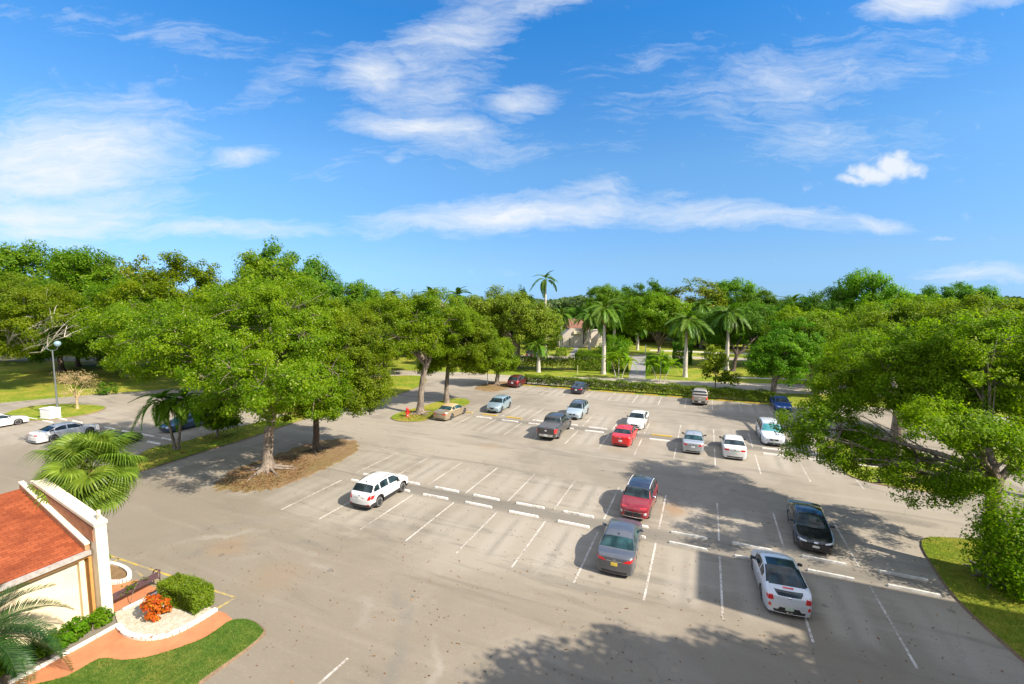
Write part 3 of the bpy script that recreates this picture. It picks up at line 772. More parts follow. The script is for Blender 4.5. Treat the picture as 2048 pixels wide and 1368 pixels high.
lot_group = 'cars parked in the car park'
SUVTAIL = [(.66, .78), (.93, .80), (.97, 1.02), (.74, 1.0)]
CARS = [
 ('compact_suv', 'white compact crossover with dark lower cladding, parked alone in the near row', 'car', suv(4.26, 1.78, 1.66, paint=P_WHITE, clad=True, cf=.30, R=.35, rails=BLACKPL, tail=[(.64, .74), (.95, .76), (.99, 1.02), (.76, 1.0)], extra_rear=trax_rear, mirror=BLACKPL, plate_z=.80, front='plain'), -2.55, -10.05, 1, 1),
 ('boxy_suv', 'crimson boxy crossover with a black roof, nose to nose with the grey saloon', 'car', suv(4.2, 1.80, 1.62, cowl=1.0, wtop=1.55, paint=P_CRIMSON, rooftop=P_ROOF, front='tusk', rails=ALLOY, mirror=CHROME, R=.35, tumble=.26), 2.55, -4.75, -1, -3),
 ('saloon_car', 'slate grey saloon with a yellow number plate, nose to nose with the crimson crossover', 'car', sedan(4.86, 1.85, 1.47, paint=P_GREY, plate=PLATEY, glass=GLASSTEAL, chromestrip=True, tail=[(.40, .76), (.97, .80), (.97, .96), (.58, .88)]), 2.49, -10.75, 1, 2),
 ('coupe_car', 'pale silver white sporty coupe with a large glass roof and round red lamps', 'car', sedan(4.25, 1.80, 1.40, rtop=2.9, rbase=4.15, paint=P_PEARL, cowl=1.1, wtop=1.85, plate=PLATEG, plate_z=.44, panels=[('glass_roof', 2.0, 3.72, 9, GLASS)], mirror=BLACKPL,
    top=[(0, .56), (.03, .64), (.10, .70), (.35, .78), (.97, .97), (1.65, 1.34), (2.1, 1.40), (2.6, 1.385), (3.1, 1.28), (3.72, 1.115), (3.84, 1.09), (4.05, .92), (4.20, .84), (4.25, .58)], trunk=False,
    tail=[(.64, .70), (.90, .68), (.92, .86), (.68, .90)], extra_rear=velo_rear, dlo=(1.3, 3.1), pillars=[2.45], doors=[1.25, 2.6], fin=False), 4.75, -10.75, 1, 4),
 ('saloon_car', 'glossy black saloon in tree shade facing the building', 'car', sedan(4.63, 1.79, 1.44, paint=P_BLACK, front='dark', mirror=P_BLACK), 5.47, -4.7, -1, -2),
 ('pickup_truck', 'charcoal crew cab pickup with a bed cover and chrome rear bumper', 'pickup truck', pickup(5.82, 2.0, 1.93, paint=P_TRUCK, bedmat=TONNEAU), -.60, 7.95, 1, 0),
 ('saloon_car', 'bright red saloon parked tail out in the middle row', 'car', sedan(4.6, 1.80, 1.47, paint=P_RED, tail=[(.52, .80), (.93, .82), (.93, .93), (.52, .91)], plate_z=.60), 1.55, 8.85, 1, -1),
 ('saloon_car', 'white saloon facing the camera behind the bright red car', 'car', sedan(4.6, 1.79, 1.44, paint=P_WHITE, front='plain', mirror=BLACKPL), 1.66, 14.95, -1, -1),
 ('saloon_car', 'silver saloon beside a yellow wheel stop in the middle row', 'car', sedan(4.55, 1.76, 1.47, paint=P_SILVER, glass=GLASSTEAL, tail=[(.50, .74), (.96, .78), (.96, .92), (.52, .88)], mirror=BLACKPL), 3.45, 9.35, 1, 0),
 ('saloon_car', 'plain white saloon with red lamps between the silver saloon and the white crossover', 'car', sedan(4.85, 1.84, 1.45, paint=P_WHITE, plate=PLATEG, mirror=BLACKPL, tail=[(.46, .78), (.97, .76), (.97, .92), (.48, .90)]), 4.46, 9.15, 1, 1),
 ('large_suv', 'large pearl white crossover with a teal sky reflection painted on its windscreen', 'car', suv(5.0, 1.94, 1.76, paint=P_PEARL, front='plated', wsmat=SHADE, rails=ALLOY, R=.38), 5.53, 14.35, -1, 2),
 ('compact_suv', 'pale blue silver older crossover with dark roof bars, nose to the charcoal pickup', 'car', suv(4.4, 1.80, 1.67, paint=P_BLUESIL, rails=BLACKPL, rooftop=P_GREY, front='plain'), -.52, 16.2, -1, 0),
 ('compact_suv', 'ice blue rounded crossover with a dark grille facing the camera', 'car', suv(4.38, 1.82, 1.61, paint=P_ICE, front='vgrille', R=.36), -3.52, 15.35, -1, 2),
 ('convertible_car', 'champagne gold convertible with a tan canvas top beside the hydrant island', 'car', sedan(4.92, 1.82, 1.47, paint=P_GOLD, rooftop=SOFT, softtop=True, glass=GLASSTEAL, rtop=3.2, rbase=3.9, doors=[1.42, 3.0], pillars=[2.9], dlo=(1.48, 3.5), fin=False, plate=P_GOLD), -4.70, 10.1, 1, -1),
 ('midsize_suv', 'dark maroon crossover at the end of the hedge', 'car', suv(4.55, 1.86, 1.72, paint=P_MAROON, glass=GLASS, rails=BLACKPL, tail=SUVTAIL), -4.75, 30.6, 1, 0),
 ('saloon_car', 'dark navy saloon parked against the low hedge', 'car', sedan(4.6, 1.80, 1.45, paint=P_NAVY), -1.55, 29.7, 1, 0),
 ('pickup_truck', 'pewter beige pickup with an open bed, parked against the low hedge', 'pickup truck', pickup(5.35, 1.88, 1.78, cab=3.7, paint=P_TAN, chromebump=0, bedmat=UNDER), 3.53, 28.95, 1, 0),
 ('hatchback_car', 'bright blue car half in shade at the right end of the hedge', 'car', sedan(4.5, 1.80, 1.46, paint=P_BLUE, front='dark'), 6.42, 29.3, -1, 3),
 ('saloon_car', 'steel blue long saloon with blue sky reflection painted on its windscreen, behind the slim palms', 'car', sedan(4.95, 1.87, 1.48, paint=P_BLUEGREY, front='plain', wsmat=SKYBLUE), -11.95, -4.5, -1, 1),
 ('saloon_car', 'white saloon with a low tail behind the fan palm', 'car', sedan(4.85, 1.84, 1.46, paint=P_WHITE, tail=[(.42, .78), (.97, .78), (.97, .92), (.44, .88)]), -14.22, -11.4, 1, 1),
 ('saloon_car', 'black saloon mostly hidden by the fan palm', 'car', sedan(4.7, 1.82, 1.45, paint=P_BLACK), -11.92, -11.3, 1, 0),
 ('saloon_car', 'white saloon cut off by the left edge, beside the utility box', 'car', sedan(4.8, 1.84, 1.46, paint=P_WHITE), -17.72, -12.5, 1, 0),
 ('midsize_suv', 'dark grey crossover on the driveway beyond the tall hedge', 'car', suv(4.7, 1.88, 1.72, paint=P_TRUCK), -8.2, 64.6, 1, 14),
 ('saloon_car', 'silver car beside the dark grey crossover beyond the tall hedge', 'car', sedan(4.7, 1.84, 1.46, paint=P_SILVER), -7.4, 62.2, 1, 14),
 ('midsize_suv', 'pale silver crossover glimpsed through the big tree on the far lane', 'car', suv(4.6, 1.86, 1.70, paint=P_SILVER), -14.5, 17.0, -1, 30),
]
for nm, lb, ct, sp, i, v, fc, da in CARS:
    r_ = build_car(nm, lb, ct, sp, i, v, fc, da, lot_group if v < 40 else 'cars beyond the tall hedge')
    if nm == 'boxy_suv':
        cu = bpy.data.curves.new('maker_badge', 'FONT'); cu.body = 'KIA'; cu.size = .12; cu.align_x = 'CENTER'; cu.extrude = .006
        tmp_ = bpy.data.objects.new('maker_badge', cu); COL.objects.link(tmp_); bpy.context.view_layer.update()
        me_ = bpy.data.meshes.new_from_object(tmp_); bpy.data.objects.remove(tmp_)
        o = link('maker_badge', me_, CHROME, r_); o.location = (2.06, 0, .74); o.rotation_euler = (R(72), 0, R(90))
# ------------------------------------------------------------------ plants
def rand_dirs(n, rng):
    d = rng.normal(size=(n, 3)); return d/np.linalg.norm(d, axis=1)[:, None]

def leaf_quads(C, N, size, rng, asp=.5):
    """leaf-shaped faces (two triangles folded along the midrib) at C facing N"""
    n = len(C); N = N/np.maximum(1e-6, np.linalg.norm(N, axis=1))[:, None]
    t = np.cross(N, rand_dirs(n, rng)); t /= np.maximum(1e-6, np.linalg.norm(t, axis=1))[:, None]
    b = np.cross(N, t); s = (size*rng.uniform(.65, 1.25, n))[:, None]
    V = np.empty((n, 4, 3))
    V[:, 0] = C+t*s*.5; V[:, 1] = C+b*s*asp*.5+N*s*.08; V[:, 2] = C-t*s*.5; V[:, 3] = C-b*s*asp*.5+N*s*.08
    F = np.arange(n*4).reshape(n, 4)
    return V.reshape(-1, 3), F

def bez(a, b, c, n):
    return [a*(1-t)**2+b*2*t*(1-t)+c*t*t for t in (k/n for k in range(n+1))]

def E(px, py, rx, ry, Y, rd=None):
    """a crown lobe: centre seen at a pixel, Y metres out, radii given as they appear"""
    c = at(px, py, Y); k = Y/FPX
    return (c, rx*k, (rd if rd else rx*k*.85), ry*k)

def tree(name, label, base, lobes, fork, tr, leaf, bark, nclump=150, nleaf=230, ls=.34, cr=1.25, seed=1, group=None, lean=(0, 0), nlimb=5, cat='tree', roots=0, bare=0.0, shell=.45, fork_spread=.5, limbs=(), limb_k=1.0):
    rng = np.random.default_rng(seed); random.seed(seed)
    base = Vector(base); root = empty(name, base); tag(root, label, cat, group)
    vol = np.array([l[1]*l[2]*l[3] for l in lobes])**.75; vol /= vol.sum()
    cl, cd = [], []
    while len(cl) < nclump:
        k = rng.choice(len(lobes), p=vol); c, rx, ry, rz = lobes[k]
        d = rand_dirs(1, rng)[0]
        if d[2] < -.75: continue
        r = 1-shell*rng.random()**1.6
        p = np.array(c)+d*np.array([rx, ry, rz])*r-np.array(base)
        if p[2] < 1.2: continue
        cl.append(p); cd.append(d)
    cl = np.array(cl); cd = np.array(cd)
    # trunk and limbs
    mb = MB(); F = Vector((lean[0], lean[1], fork))
    tp = bez(Vector((0, 0, -.1)), Vector((lean[0]*.2+tr*random.uniform(-.6, .6), lean[1]*.2, fork*.5)), F, 8)
    for k in range(1, 8): tp[k] += Vector((random.uniform(-1, 1), random.uniform(-1, 1), 0))*tr*.14
    mb.tube(tp, [tr*(1.0+.75*max(0, 1-k/1.6))*(1-.03*k) for k in range(9)], 10)
    for k in range(roots):
        a = 2*math.pi*k/roots+random.uniform(-.3, .3); rl = random.uniform(1.2, 2.6)*tr*2.4
        u = Vector((math.cos(a), math.sin(a), 0)); q = Vector((-u.y, u.x, 0))*random.uniform(-.5, .5)*rl
        mb.tube(bez(u*tr*.6+Vector((0, 0, tr*.7)), u*rl*.4+Vector((0, 0, .10)), u*rl+q+Vector((0, 0, -.02)), 6), [tr*.34*(1-.12*j) for j in range(7)], 6)
    cen = cl.copy(); cen[:, 2] -= fork
    seeds = [cl[rng.integers(len(cl))]]
    for _ in range(nlimb-1):
        dm = np.min([np.linalg.norm((cl-s)*np.array([1, 1, .7]), axis=1) for s in seeds], axis=0); seeds.append(cl[np.argmax(dm*rng.uniform(.8, 1, len(cl)))])
    for _ in range(4):
        own = np.argmin([np.linalg.norm(cl-s, axis=1) for s in seeds], axis=0)
        seeds = [cl[own == k].mean(axis=0) if (own == k).any() else seeds[k] for k in range(nlimb)]
    for k in range(nlimb):
        mem = cl[own == k]
        if not len(mem): continue
        e = Vector(seeds[k]); e = F+(e-F)*1.0
        ln = (e-F).length
        mid = F+(e-F)*.45+Vector((random.uniform(-.12, .12)*ln, random.uniform(-.12, .12)*ln, ln*.10))
        lp = bez(F-Vector((0, 0, .25*fork*random.uniform(0, fork_spread))), mid, e, 9)
        for j in range(2, 10): lp[j] += Vector((random.uniform(-1, 1), random.uniform(-1, 1), random.uniform(-1, 1)))*ln*.025
        lr = tr*(.66 if nlimb <= 3 else .58)*(.8+.4*random.random())*limb_k
        lrad = [lr*(1-.72*j/9) for j in range(10)]
        mb.tube(lp, lrad, 8)
        # second order: gather clumps by nearness
        m2 = max(2, len(mem)//7); sub = [mem[rng.integers(len(mem))] for _ in range(m2)]
        own2 = np.argmin([np.linalg.norm(mem-s, axis=1) for s in sub], axis=0)
        for q in range(m2):
            mm = mem[own2 == q]
            if not len(mm): continue
            ce = Vector(mm.mean(axis=0))
            j0 = min(range(3, 10), key=lambda j: (lp[j]-ce).length+.25*(lp[j]-F).length)
            p0 = lp[j0]; d = ce-p0
            sp = bez(p0, p0+d*.5+Vector((random.uniform(-.1, .1), random.uniform(-.1, .1), .12))*d.length, ce, 5)
            r0 = lrad[j0]*.55
            mb.tube(sp, [r0*(1-.6*j/5) for j in range(6)], 6, cap=False)
            for c in mm:
                tip = Vector(c); b0 = sp[random.choice((3, 4, 5))]; d = tip-b0
                tw = bez(b0, b0+d*.5+Vector((random.uniform(-.2, .2), random.uniform(-.2, .2), random.uniform(-.05, .25)))*d.length, tip+d*.12, 4)
                mb.tube(tw, [r0*.34*(1-.2*j)+.006 for j in range(5)], 4, cap=False)
    for e in limbs:                                   # long bare limbs
        e = Vector(e)-base; ln = (e-F).length
        lp = bez(F, F+(e-F)*.5+Vector((0, 0, -.06*ln)), e, 9)
        for j in range(2, 10): lp[j] += Vector((random.uniform(-1, 1), random.uniform(-1, 1), random.uniform(-1, 1)))*ln*.022
        mb.tube(lp, [tr*.42*(1-.85*j/9) for j in range(10)], 7)
        for j in range(3, 9):
            for _ in range(2):
                d = (lp[9]-lp[j])*random.uniform(.35, .8)+Vector((random.uniform(-1, 1), random.uniform(-1, 1), random.uniform(.1, 1.1)))*ln*.16
                mb.tube(bez(lp[j], lp[j]+d*.5+Vector((0, 0, .05*ln)), lp[j]+d, 5), [tr*.14*(1-.16*q) for q in range(6)], 5, cap=False)
    mb.build('trunk', bark, root)
    # foliage
    keep = rng.random(len(cl)) > bare
    Cs, Ns = [], []
    for c, d in zip(cl[keep], cd[keep]):
        rr = cr*rng.uniform(.6, 1.3); n = int(nleaf*rr*rr/(cr*cr)); n = max(20, n)
        u = rand_dirs(n, rng); q = rng.random(n)**.42
        # spray-like sub tufts
        k = 9; tuft = rand_dirs(k, rng)*rng.uniform(.45, 1, k)[:, None]; w = rng.integers(0, k, n)
        pos = tuft[w]*.75+u*q[:, None]*.45
        P = c+pos*np.array([rr, rr, rr*.78])
        nr = tuft[w]*.35+u*.45+d*.45+np.array([.18, -.12, .32])+rng.normal(size=(n, 3))*.42
        Cs.append(P); Ns.append(nr)
    Cs = np.concatenate(Cs); Ns = np.concatenate(Ns)
    ok = Cs[:, 2] > .15
    V, Fq = leaf_quads(Cs[ok], Ns[ok], ls, rng)
    link('crown', mesh_np('crown', V, Fq), leaf, root)
    return root

def frond_mesh(name, length, droop, nl, lw, ll, curl=.6, up=.35, seed=1, vee=.5, hang=.35):
    """a feather frond leaving the origin along +X: rachis and leaflets"""
    rng = random.Random(seed); mb = MB()
    pts = []
    for k in range(13):
        t = k/12; pts.append(Vector((length*(t-.12*droop*t*t), rng.uniform(-.01, .01)*length, length*(up*t-droop*t*t))))
    mb.tube(pts, [max(.004, length*.011*(1-.85*k/12)) for k in range(13)], 4, cap=False)
    def P(t):
        f = t*12; k = min(11, int(f)); return pts[k].lerp(pts[k+1], f-k), (pts[k+1]-pts[k]).normalized()
    V, Fc = [], []
    for k in range(nl):
        t = .16+.84*(k+.5)/nl
        p, d = P(min(.999, t))
        side0 = Vector((0, 1, 0)); upv = side0.cross(d)*-1
        if upv.z < 0: upv = -upv
        sz = ll*(math.sin(math.pi*min(1, (t*.86+.12)))**.6)*rng.uniform(.88, 1.1)
        for sg in (-1, 1):
            dirn = (side0*sg*1.0+d*(curl+.5*t)+upv*vee*rng.uniform(.6, 1.2)).normalized()
            w = d*lw*.5
            m = p+dirn*sz*.5+Vector((0, 0, -hang*sz*.15)); e = p+dirn*sz+Vector((0, 0, -hang*sz*(.7+.5*rng.random())))
            b = len(V)
            V += [p-w*.5, p+w*.5, m+w, m-w, e]
            Fc += [(b, b+1, b+2, b+3), (b+3, b+2, b+4)]
    mb.add(V, Fc, 0)
    me = bpy.data.meshes.new(name); me.from_pydata(mb.V, [], mb.F); me.update()
    return me

def palm(name, label, base, trunk_h, tr0, tr1, fronds, nf, leaf, bark=BARKP, shaft=0.0, group=None, seed=1, lean=(0, 0), scale=1.0, tilt=(-.25, 1.15), drymesh=None, ndry=0, bulge=0.0, cat='palm', roll=.35):
    rng = random.Random(seed); base = Vector(base); root = empty(name, base); tag(root, label, cat, group)
    top = Vector((lean[0], lean[1], trunk_h))
    tp = bez(Vector((0, 0, -.1)), Vector((lean[0]*.25, lean[1]*.25, trunk_h*.5)), top, 12)
    mb = MB(); mb.tube(tp, [tr0*(1+.5*max(0, 1-k/1.2))+(tr1-tr0)*k/12+bulge*math.sin(math.pi*min(1, k/8)) for k in range(13)], 12)
    mb.build('trunk', bark, root)
    if shaft > 0:
        s = MB(); s.tube([top-Vector((0, 0, .05)), top+Vector((0, 0, shaft*.4)), top+Vector((0, 0, shaft))], [tr1*1.12, tr1*1.15, tr1*.5], 10)
        s.build('crownshaft', simple('green crownshaft', (.12, .22, .04), .4), root); top = top+Vector((0, 0, shaft*.9))
    for k in range(nf):
        f = link('frond', fronds[k % len(fronds)], None, root)
        az = 2.399963*k+rng.uniform(-.25, .25); q = k/max(1, nf-1)
        f.location = top+Vector((0, 0, .02*scale)); e = tilt[1]+(tilt[0]-tilt[1])*q**.8+rng.uniform(-.12, .12)
        f.rotation_euler = (rng.uniform(-roll, roll), -e, az); sc = scale*rng.uniform(.88, 1.1)*(.8+.2*min(1, q*3)); f.scale = (sc, sc, sc)
    for k in range(ndry):
        f = link('dry_frond', drymesh, None, root); f.location = top-Vector((0, 0, shaft*.5))
        f.rotation_euler = (rng.uniform(-.3, .3), rng.uniform(.7, 1.2), rng.uniform(0, 6.28)); f.scale = (scale*.8,)*3
    return root

def hedge(name, label, outline, h, leaf, bark, seed, ls=.16, dens=260, stems=0, group=None, cat='hedge', uneven=.12, low=.0, z0=0.0, inset=.85):
    """clipped hedge over a quad outline (4 ground points): shell of leaf faces plus stems"""
    rng = np.random.default_rng(seed)
    P = [np.array((p[0], p[1], z0)) for p in outline]; base = sum(P)/4
    root = empty(name, base); tag(root, label, cat, group)
    def Q(a, b): return P[0]*(1-a)*(1-b)+P[1]*a*(1-b)+P[2]*a*b+P[3]*(1-a)*b
    la = np.linalg.norm(P[1]-P[0]); lb = np.linalg.norm(P[3]-P[0])
    top = la*lb; sides = [(la, 0), (la, 1), (lb, 2), (lb, 3)]
    area = top+2*(la+lb)*h; n = int(area*dens)
    Cs, Ns = [], []
    kinds = rng.random(n)*area
    ux, uy = (P[1]-P[0])/la, (P[3]-P[0])/lb
    ph = rng.uniform(0, 6, 3)
    for k in kinds:
        r = rng.random(2); dz = rng.normal()*uneven*.35
        if k < top:
            p = Q(r[0], r[1]); hh = h*(1+uneven*(.5*math.sin(p[0]*1.9+ph[0])+.5*math.sin(p[0]*4.3+p[1]*3+ph[1])))
            Cs.append(p-base+[0, 0, hh+dz]); Ns.append(np.array([0, 0, 1.0])+rng.normal(size=3)*.5)
        else:
            k -= top; z = low+(h*(1+uneven*.3)-low)*rng.random()**(.75 if low > 0 else .9)
            if k < 2*la*h: b = 0 if k < la*h else 1; p = Q(r[0], b); nn = uy*(-1 if b == 0 else 1)
            else: a = 0 if k < 2*la*h+lb*h else 1; p = Q(a, r[0]); nn = ux*(-1 if a == 0 else 1)
            inn = abs(rng.normal())*uneven*.9
            Cs.append(p-base+np.array([0, 0, z])-nn*inn+nn*uneven*.4*math.sin(p[0]*2.7+z*3+ph[2])); Ns.append(nn*.8+np.array([0, 0, .4])+rng.normal(size=3)*.55)
    V, F = leaf_quads(np.array(Cs), np.array(Ns), ls, rng)
    link('foliage', mesh_np('foliage', V, F), leaf, root)
    if stems:
        mb = MB()
        for k in range(stems):
            a = (k+.5+rng.uniform(-.3, .3))/stems
            for _ in range(3):
                b = .5+rng.uniform(-.3, .3); p = Q(a, b)-base; e = Q(min(1, max(0, a+rng.uniform(-.5, .5)/stems)), b+rng.uniform(-.2, .2))-base
                mb.tube(bez(Vector(p), Vector((p+e)/2)+Vector((0, 0, h*.3)), Vector(e)+Vector((0, 0, h*.8)), 4), [.03, .028, .022, .016, .01], 5, cap=False)
        mb.build('branchwork', bark, root)
    return root

def shrub(name, label, base, rx, ry, h, leaf, n, ls, seed, bark=BARK, cat='shrub', group=None, z0=.1, asp=.5, stems=7):
    rng = np.random.default_rng(seed); root = empty(name, base); tag(root, label, cat, group)
    k = max(6, int(n/60)); d = rand_dirs(k, rng); tc = d*np.array([rx, ry, h*.5])*rng.uniform(.55, 1, k)[:, None]+[0, 0, h*.45]
    w = rng.integers(0, k, n); u = rand_dirs(n, rng)
    C = tc[w]+u*(rng.random(n)**.4)[:, None]*np.array([rx, ry, h*.5])*.34
    C[:, 2] = np.maximum(C[:, 2], z0*rng.random(n))
    N = d[w]*.5+u*.5+np.array([0, 0, .6])+rng.normal(size=(n, 3))*.4
    V, F = leaf_quads(C, N, ls, rng, asp); link('foliage', mesh_np('foliage', V, F), leaf, root)
    mb = MB()
    for q in range(stems):
        c = Vector(tc[q % k]); mb.tube(bez(Vector((c.x*.15, c.y*.15, 0)), c*.45+Vector((0, 0, h*.1)), c, 4), [.03, .026, .02, .015, .01], 5, cap=False)
    mb.build('branchwork', bark, root)
    return root
# ------------------------------------------------------------------ ground, roads, markings
def worn_paint(name, col, lo=.40, hi=.62):
    m, t = new_mat(name); v = lotvec(t)
    a = t.noise(v, 7, 5, .75); b = t.noise(v, .5, 3)
    f = t.ramp(t.math('ADD', t.math('MULTIPLY', a, .75), t.math('MULTIPLY', b, .45)), lo, hi+.06)
    t.out(principled(t, t.mix(f, col, (.21, .182, .148)), .85, 0, .2)); return m
WHITEP = worn_paint('worn white road paint', (.54, .51, .46), .45, .66)
YELP = worn_paint('worn yellow road paint', (.46, .33, .04), .46, .66)
STOPW = worn_paint('white painted concrete stop', (.66, .63, .58), .60, .74)
STOPG = simple('bare weathered concrete stop', (.42, .41, .38), .85, var=.25, scale=4, bump=.3)
STOPY = worn_paint('yellow painted concrete stop', (.50, .34, .035), .58, .74)
WALKRED = simple('terracotta painted walkway', (.42, .155, .065), .8, var=.22, scale=1.2, bump=.15)
EDGE = simple('dark soil edge', (.15, .10, .06), .95, var=.3)

tag(MB().build('x', None), kind='helper') if False else None
mb = MB(); mb.add([(-1500, -400, 0), (1500, -400, 0), (1500, 2500, 0), (-1500, 2500, 0)], [(0, 1, 2, 3)])
tag(mb.build('lawn', GRASS), kind='structure')
ground_poly('parking_lot', [L(-4.7, 33.2), L(7.1, 33.2), L(9, 37), L(26, 37), L(26, -45), L(-40, -45), L(-40, -14), G(-150, 818), G(0, 806), G(110, 796), G(200, 788), G(280, 783), G(420, 771), G(560, 752), G(700, 742), G(860, 748), G(960, 762), G(1030, 771)], .006, ASPHALT)
far = [L(-34, 27), L(-22, 33.5), G(780, 740), G(930, 745), G(1040, 752), G(1260, 756.5), G(1483, 766), G(1638, 769.5), L(18, 57)]
nv = Vector((-ST, CT, 0))
ground_poly('road', [p for p in far]+[p-nv*8.2 for p in far[::-1]], .010, ROADMAT)
ground_poly('far_street', [G(940, 724), G(1120, 720.5), G(1240, 716), G(1400, 718), G(1570, 725), G(1760, 731), G(1760, 722), G(1570, 718), G(1400, 713.5), G(1300, 709.5), G(1240, 711), G(1130, 712), G(940, 708)], .006, ROADMAT)
ground_poly('left_street', [G(-300, 722), G(120, 722), G(330, 727), G(480, 733), G(480, 727), G(330, 719), G(120, 713), G(-300, 712)], .006, ROADMAT)
PATHM = simple('grey concrete path', (.21, .20, .19), .85, var=.15, scale=2)
ground_poly('path', [G(1257, 757), G(1291, 757), G(1291, 710), G(1268, 710)], .016, PATHM)
ground_poly('house_path', [G(1137, 712), G(1149, 712), G(1158, 694.5), G(1150, 694.5)], .006, PATHM)
ground_poly('sidewalk', [G(1440, 755), G(1640, 761), G(1640, 759), G(1440, 753.2)], .006, CONC)
ground_poly('east_sidewalk', [G(1300, 701.5), G(1560, 711), G(1560, 708.5), G(1300, 699.5)], .006, CONC)

def island(name, P, mat, z=.09, k=5, edge=EDGE, rag=0.0):
    pts = smooth_line(P, k)
    if rag:
        rr_ = random.Random(len(P)); c0 = sum(pts, Vector())/len(pts); pts = [p+(p-c0).normalized()*rr_.uniform(-rag, rag) for p in pts]
    o = ground_poly(name, pts, z, mat, thick=z+.05)
    n = len(pts); mb = MB()
    c = sum(pts, Vector())/n
    for a in range(n):
        p, q = pts[a], pts[(a+1) % n]; po = p+(p-c).normalized()*.10; qo = q+(q-c).normalized()*.10
        mb.add([(p.x, p.y, z*.96), (q.x, q.y, z*.96), (qo.x, qo.y, .009), (po.x, po.y, .009)], [(0, 1, 2, 3)])
    tag(mb.build(name+'_edge', edge), kind='structure')
    return pts

island('mulch_island', [G(433, 968), G(470, 940), G(530, 918), G(600, 893), G(655, 880), G(700, 881), G(716, 895), G(700, 911), G(640, 942), G(560, 973), G(485, 983), G(440, 978)], MULCH, z=.04, k=9, edge=MULCH, rag=.28)
island('hydrant_island', [G(782, 836), G(800, 826), G(850, 812), G(898, 799), G(932, 799), G(938, 808), G(905, 820), G(872, 831), G(845, 843), G(800, 843)], GRASS)
island('corner_island', [G(953, 775), G(985, 764), G(1022, 765), G(1022, 774), G(990, 783), G(960, 780)], MULCH, z=.04, k=7, edge=MULCH, rag=.2)
island('lamp_island', [G(10, 828), G(60, 814), G(130, 809), G(195, 812), G(210, 817), G(180, 828), G(110, 839), G(40, 842), G(8, 838)], GRASS)
island('median_strip', [G(250, 935), G(300, 899), G(370, 884), G(430, 867), G(520, 845), G(600, 826), G(640, 828), G(600, 842), G(500, 876), G(400, 906), G(300, 938), G(252, 950)], GRASS)
island('lane_lawn', [G(520, 812), G(620, 782), G(740, 757), G(835, 752), G(852, 764), G(815, 783), G(720, 808), G(600, 826), G(530, 826)], GRASS)
island('east_lawn', [L(7.22, -.95), L(7.75, .1), L(9.2, .9), L(12, 1), L(12, -30), L(7.9, -30), L(7.45, -14), L(7.17, -9.8), L(7.02, -6.8), L(7.05, -4.2)], GRASS, k=4)
island('row_end_island', [L(6.9, 9), L(7.6, 7.6), L(9, 8), L(9.3, 13), L(9, 18), L(7.6, 19.5), L(6.95, 17), L(7.05, 13)], GRASS)
island('east_far_island', [L(11, 16), L(15, 15), L(20, 16), L(20, 22), L(15, 23), L(11, 21)], GRASS)
front_pts = island('front_lawn', [G(133, 1357), G(199, 1321), G(245, 1324), G(307, 1315), G(394, 1286), G(430, 1266), G(463, 1244), G(498, 1243), G(522, 1258), G(524, 1273), G(480, 1310), G(398, 1368), L(-1.2, -23), L(-1.9, -27), L(-2.7, -27), L(-2.9, -25)], GRASS2, k=3)

mk = MB()
def line(m, p, q, w=.095, z=.0125):
    d = (q-p).normalized(); n = Vector((-d.y, d.x, 0))*w*.5
    m.add([(p-n)[:2]+(z,), (q-n)[:2]+(z,), (q+n)[:2]+(z,), (p+n)[:2]+(z,)], [(0, 1, 2, 3)])
for n in range(-4, 7):
    line(mk, L(n, -11.9+(.0 if n > -4 else 0)), L(n, -6.75)); line(mk, L(n, -5.15), L(n, -.1))
for n in range(-4, 8):
    line(mk, L(n, 7.75-.22*n), L(n, 12.6-.2*n)); line(mk, L(n, 14.3-.15*n), L(n, 19.6-.25*n))
for n in range(-5, 7): line(mk, L(n, 27.5), L(n, 33.0))
for n in range(-19, -10): line(mk, L(n+.45, -8.6), L(n+.45, -7.1), .07)
line(mk, G(696, 1317), G(620, 1384), .11)
tag(mk.build('parking_lines', WHITEP), kind='structure')
mk = MB()
line(mk, L(-5.3, -19.1), L(-2.28, -18.82), .11); line(mk, L(-2.28, -18.82), L(-2.29, -19.7), .13)
line(mk, L(-4.95, -19.05), L(-4.7, -20.1), .09); line(mk, L(-4.3, -19.35), L(-4.05, -19.5), .12)
for q in range(7): line(mk, L(-3.95+.07*q, -20.0+.03*q), L(-3.80+.07*q, -19.35), .05)
for q in range(5): line(mk, L(-3.48+.07*q, -19.7), L(-3.38+.07*q, -19.15), .05)
tag(mk.build('loading_zone_lines', YELP), kind='structure')

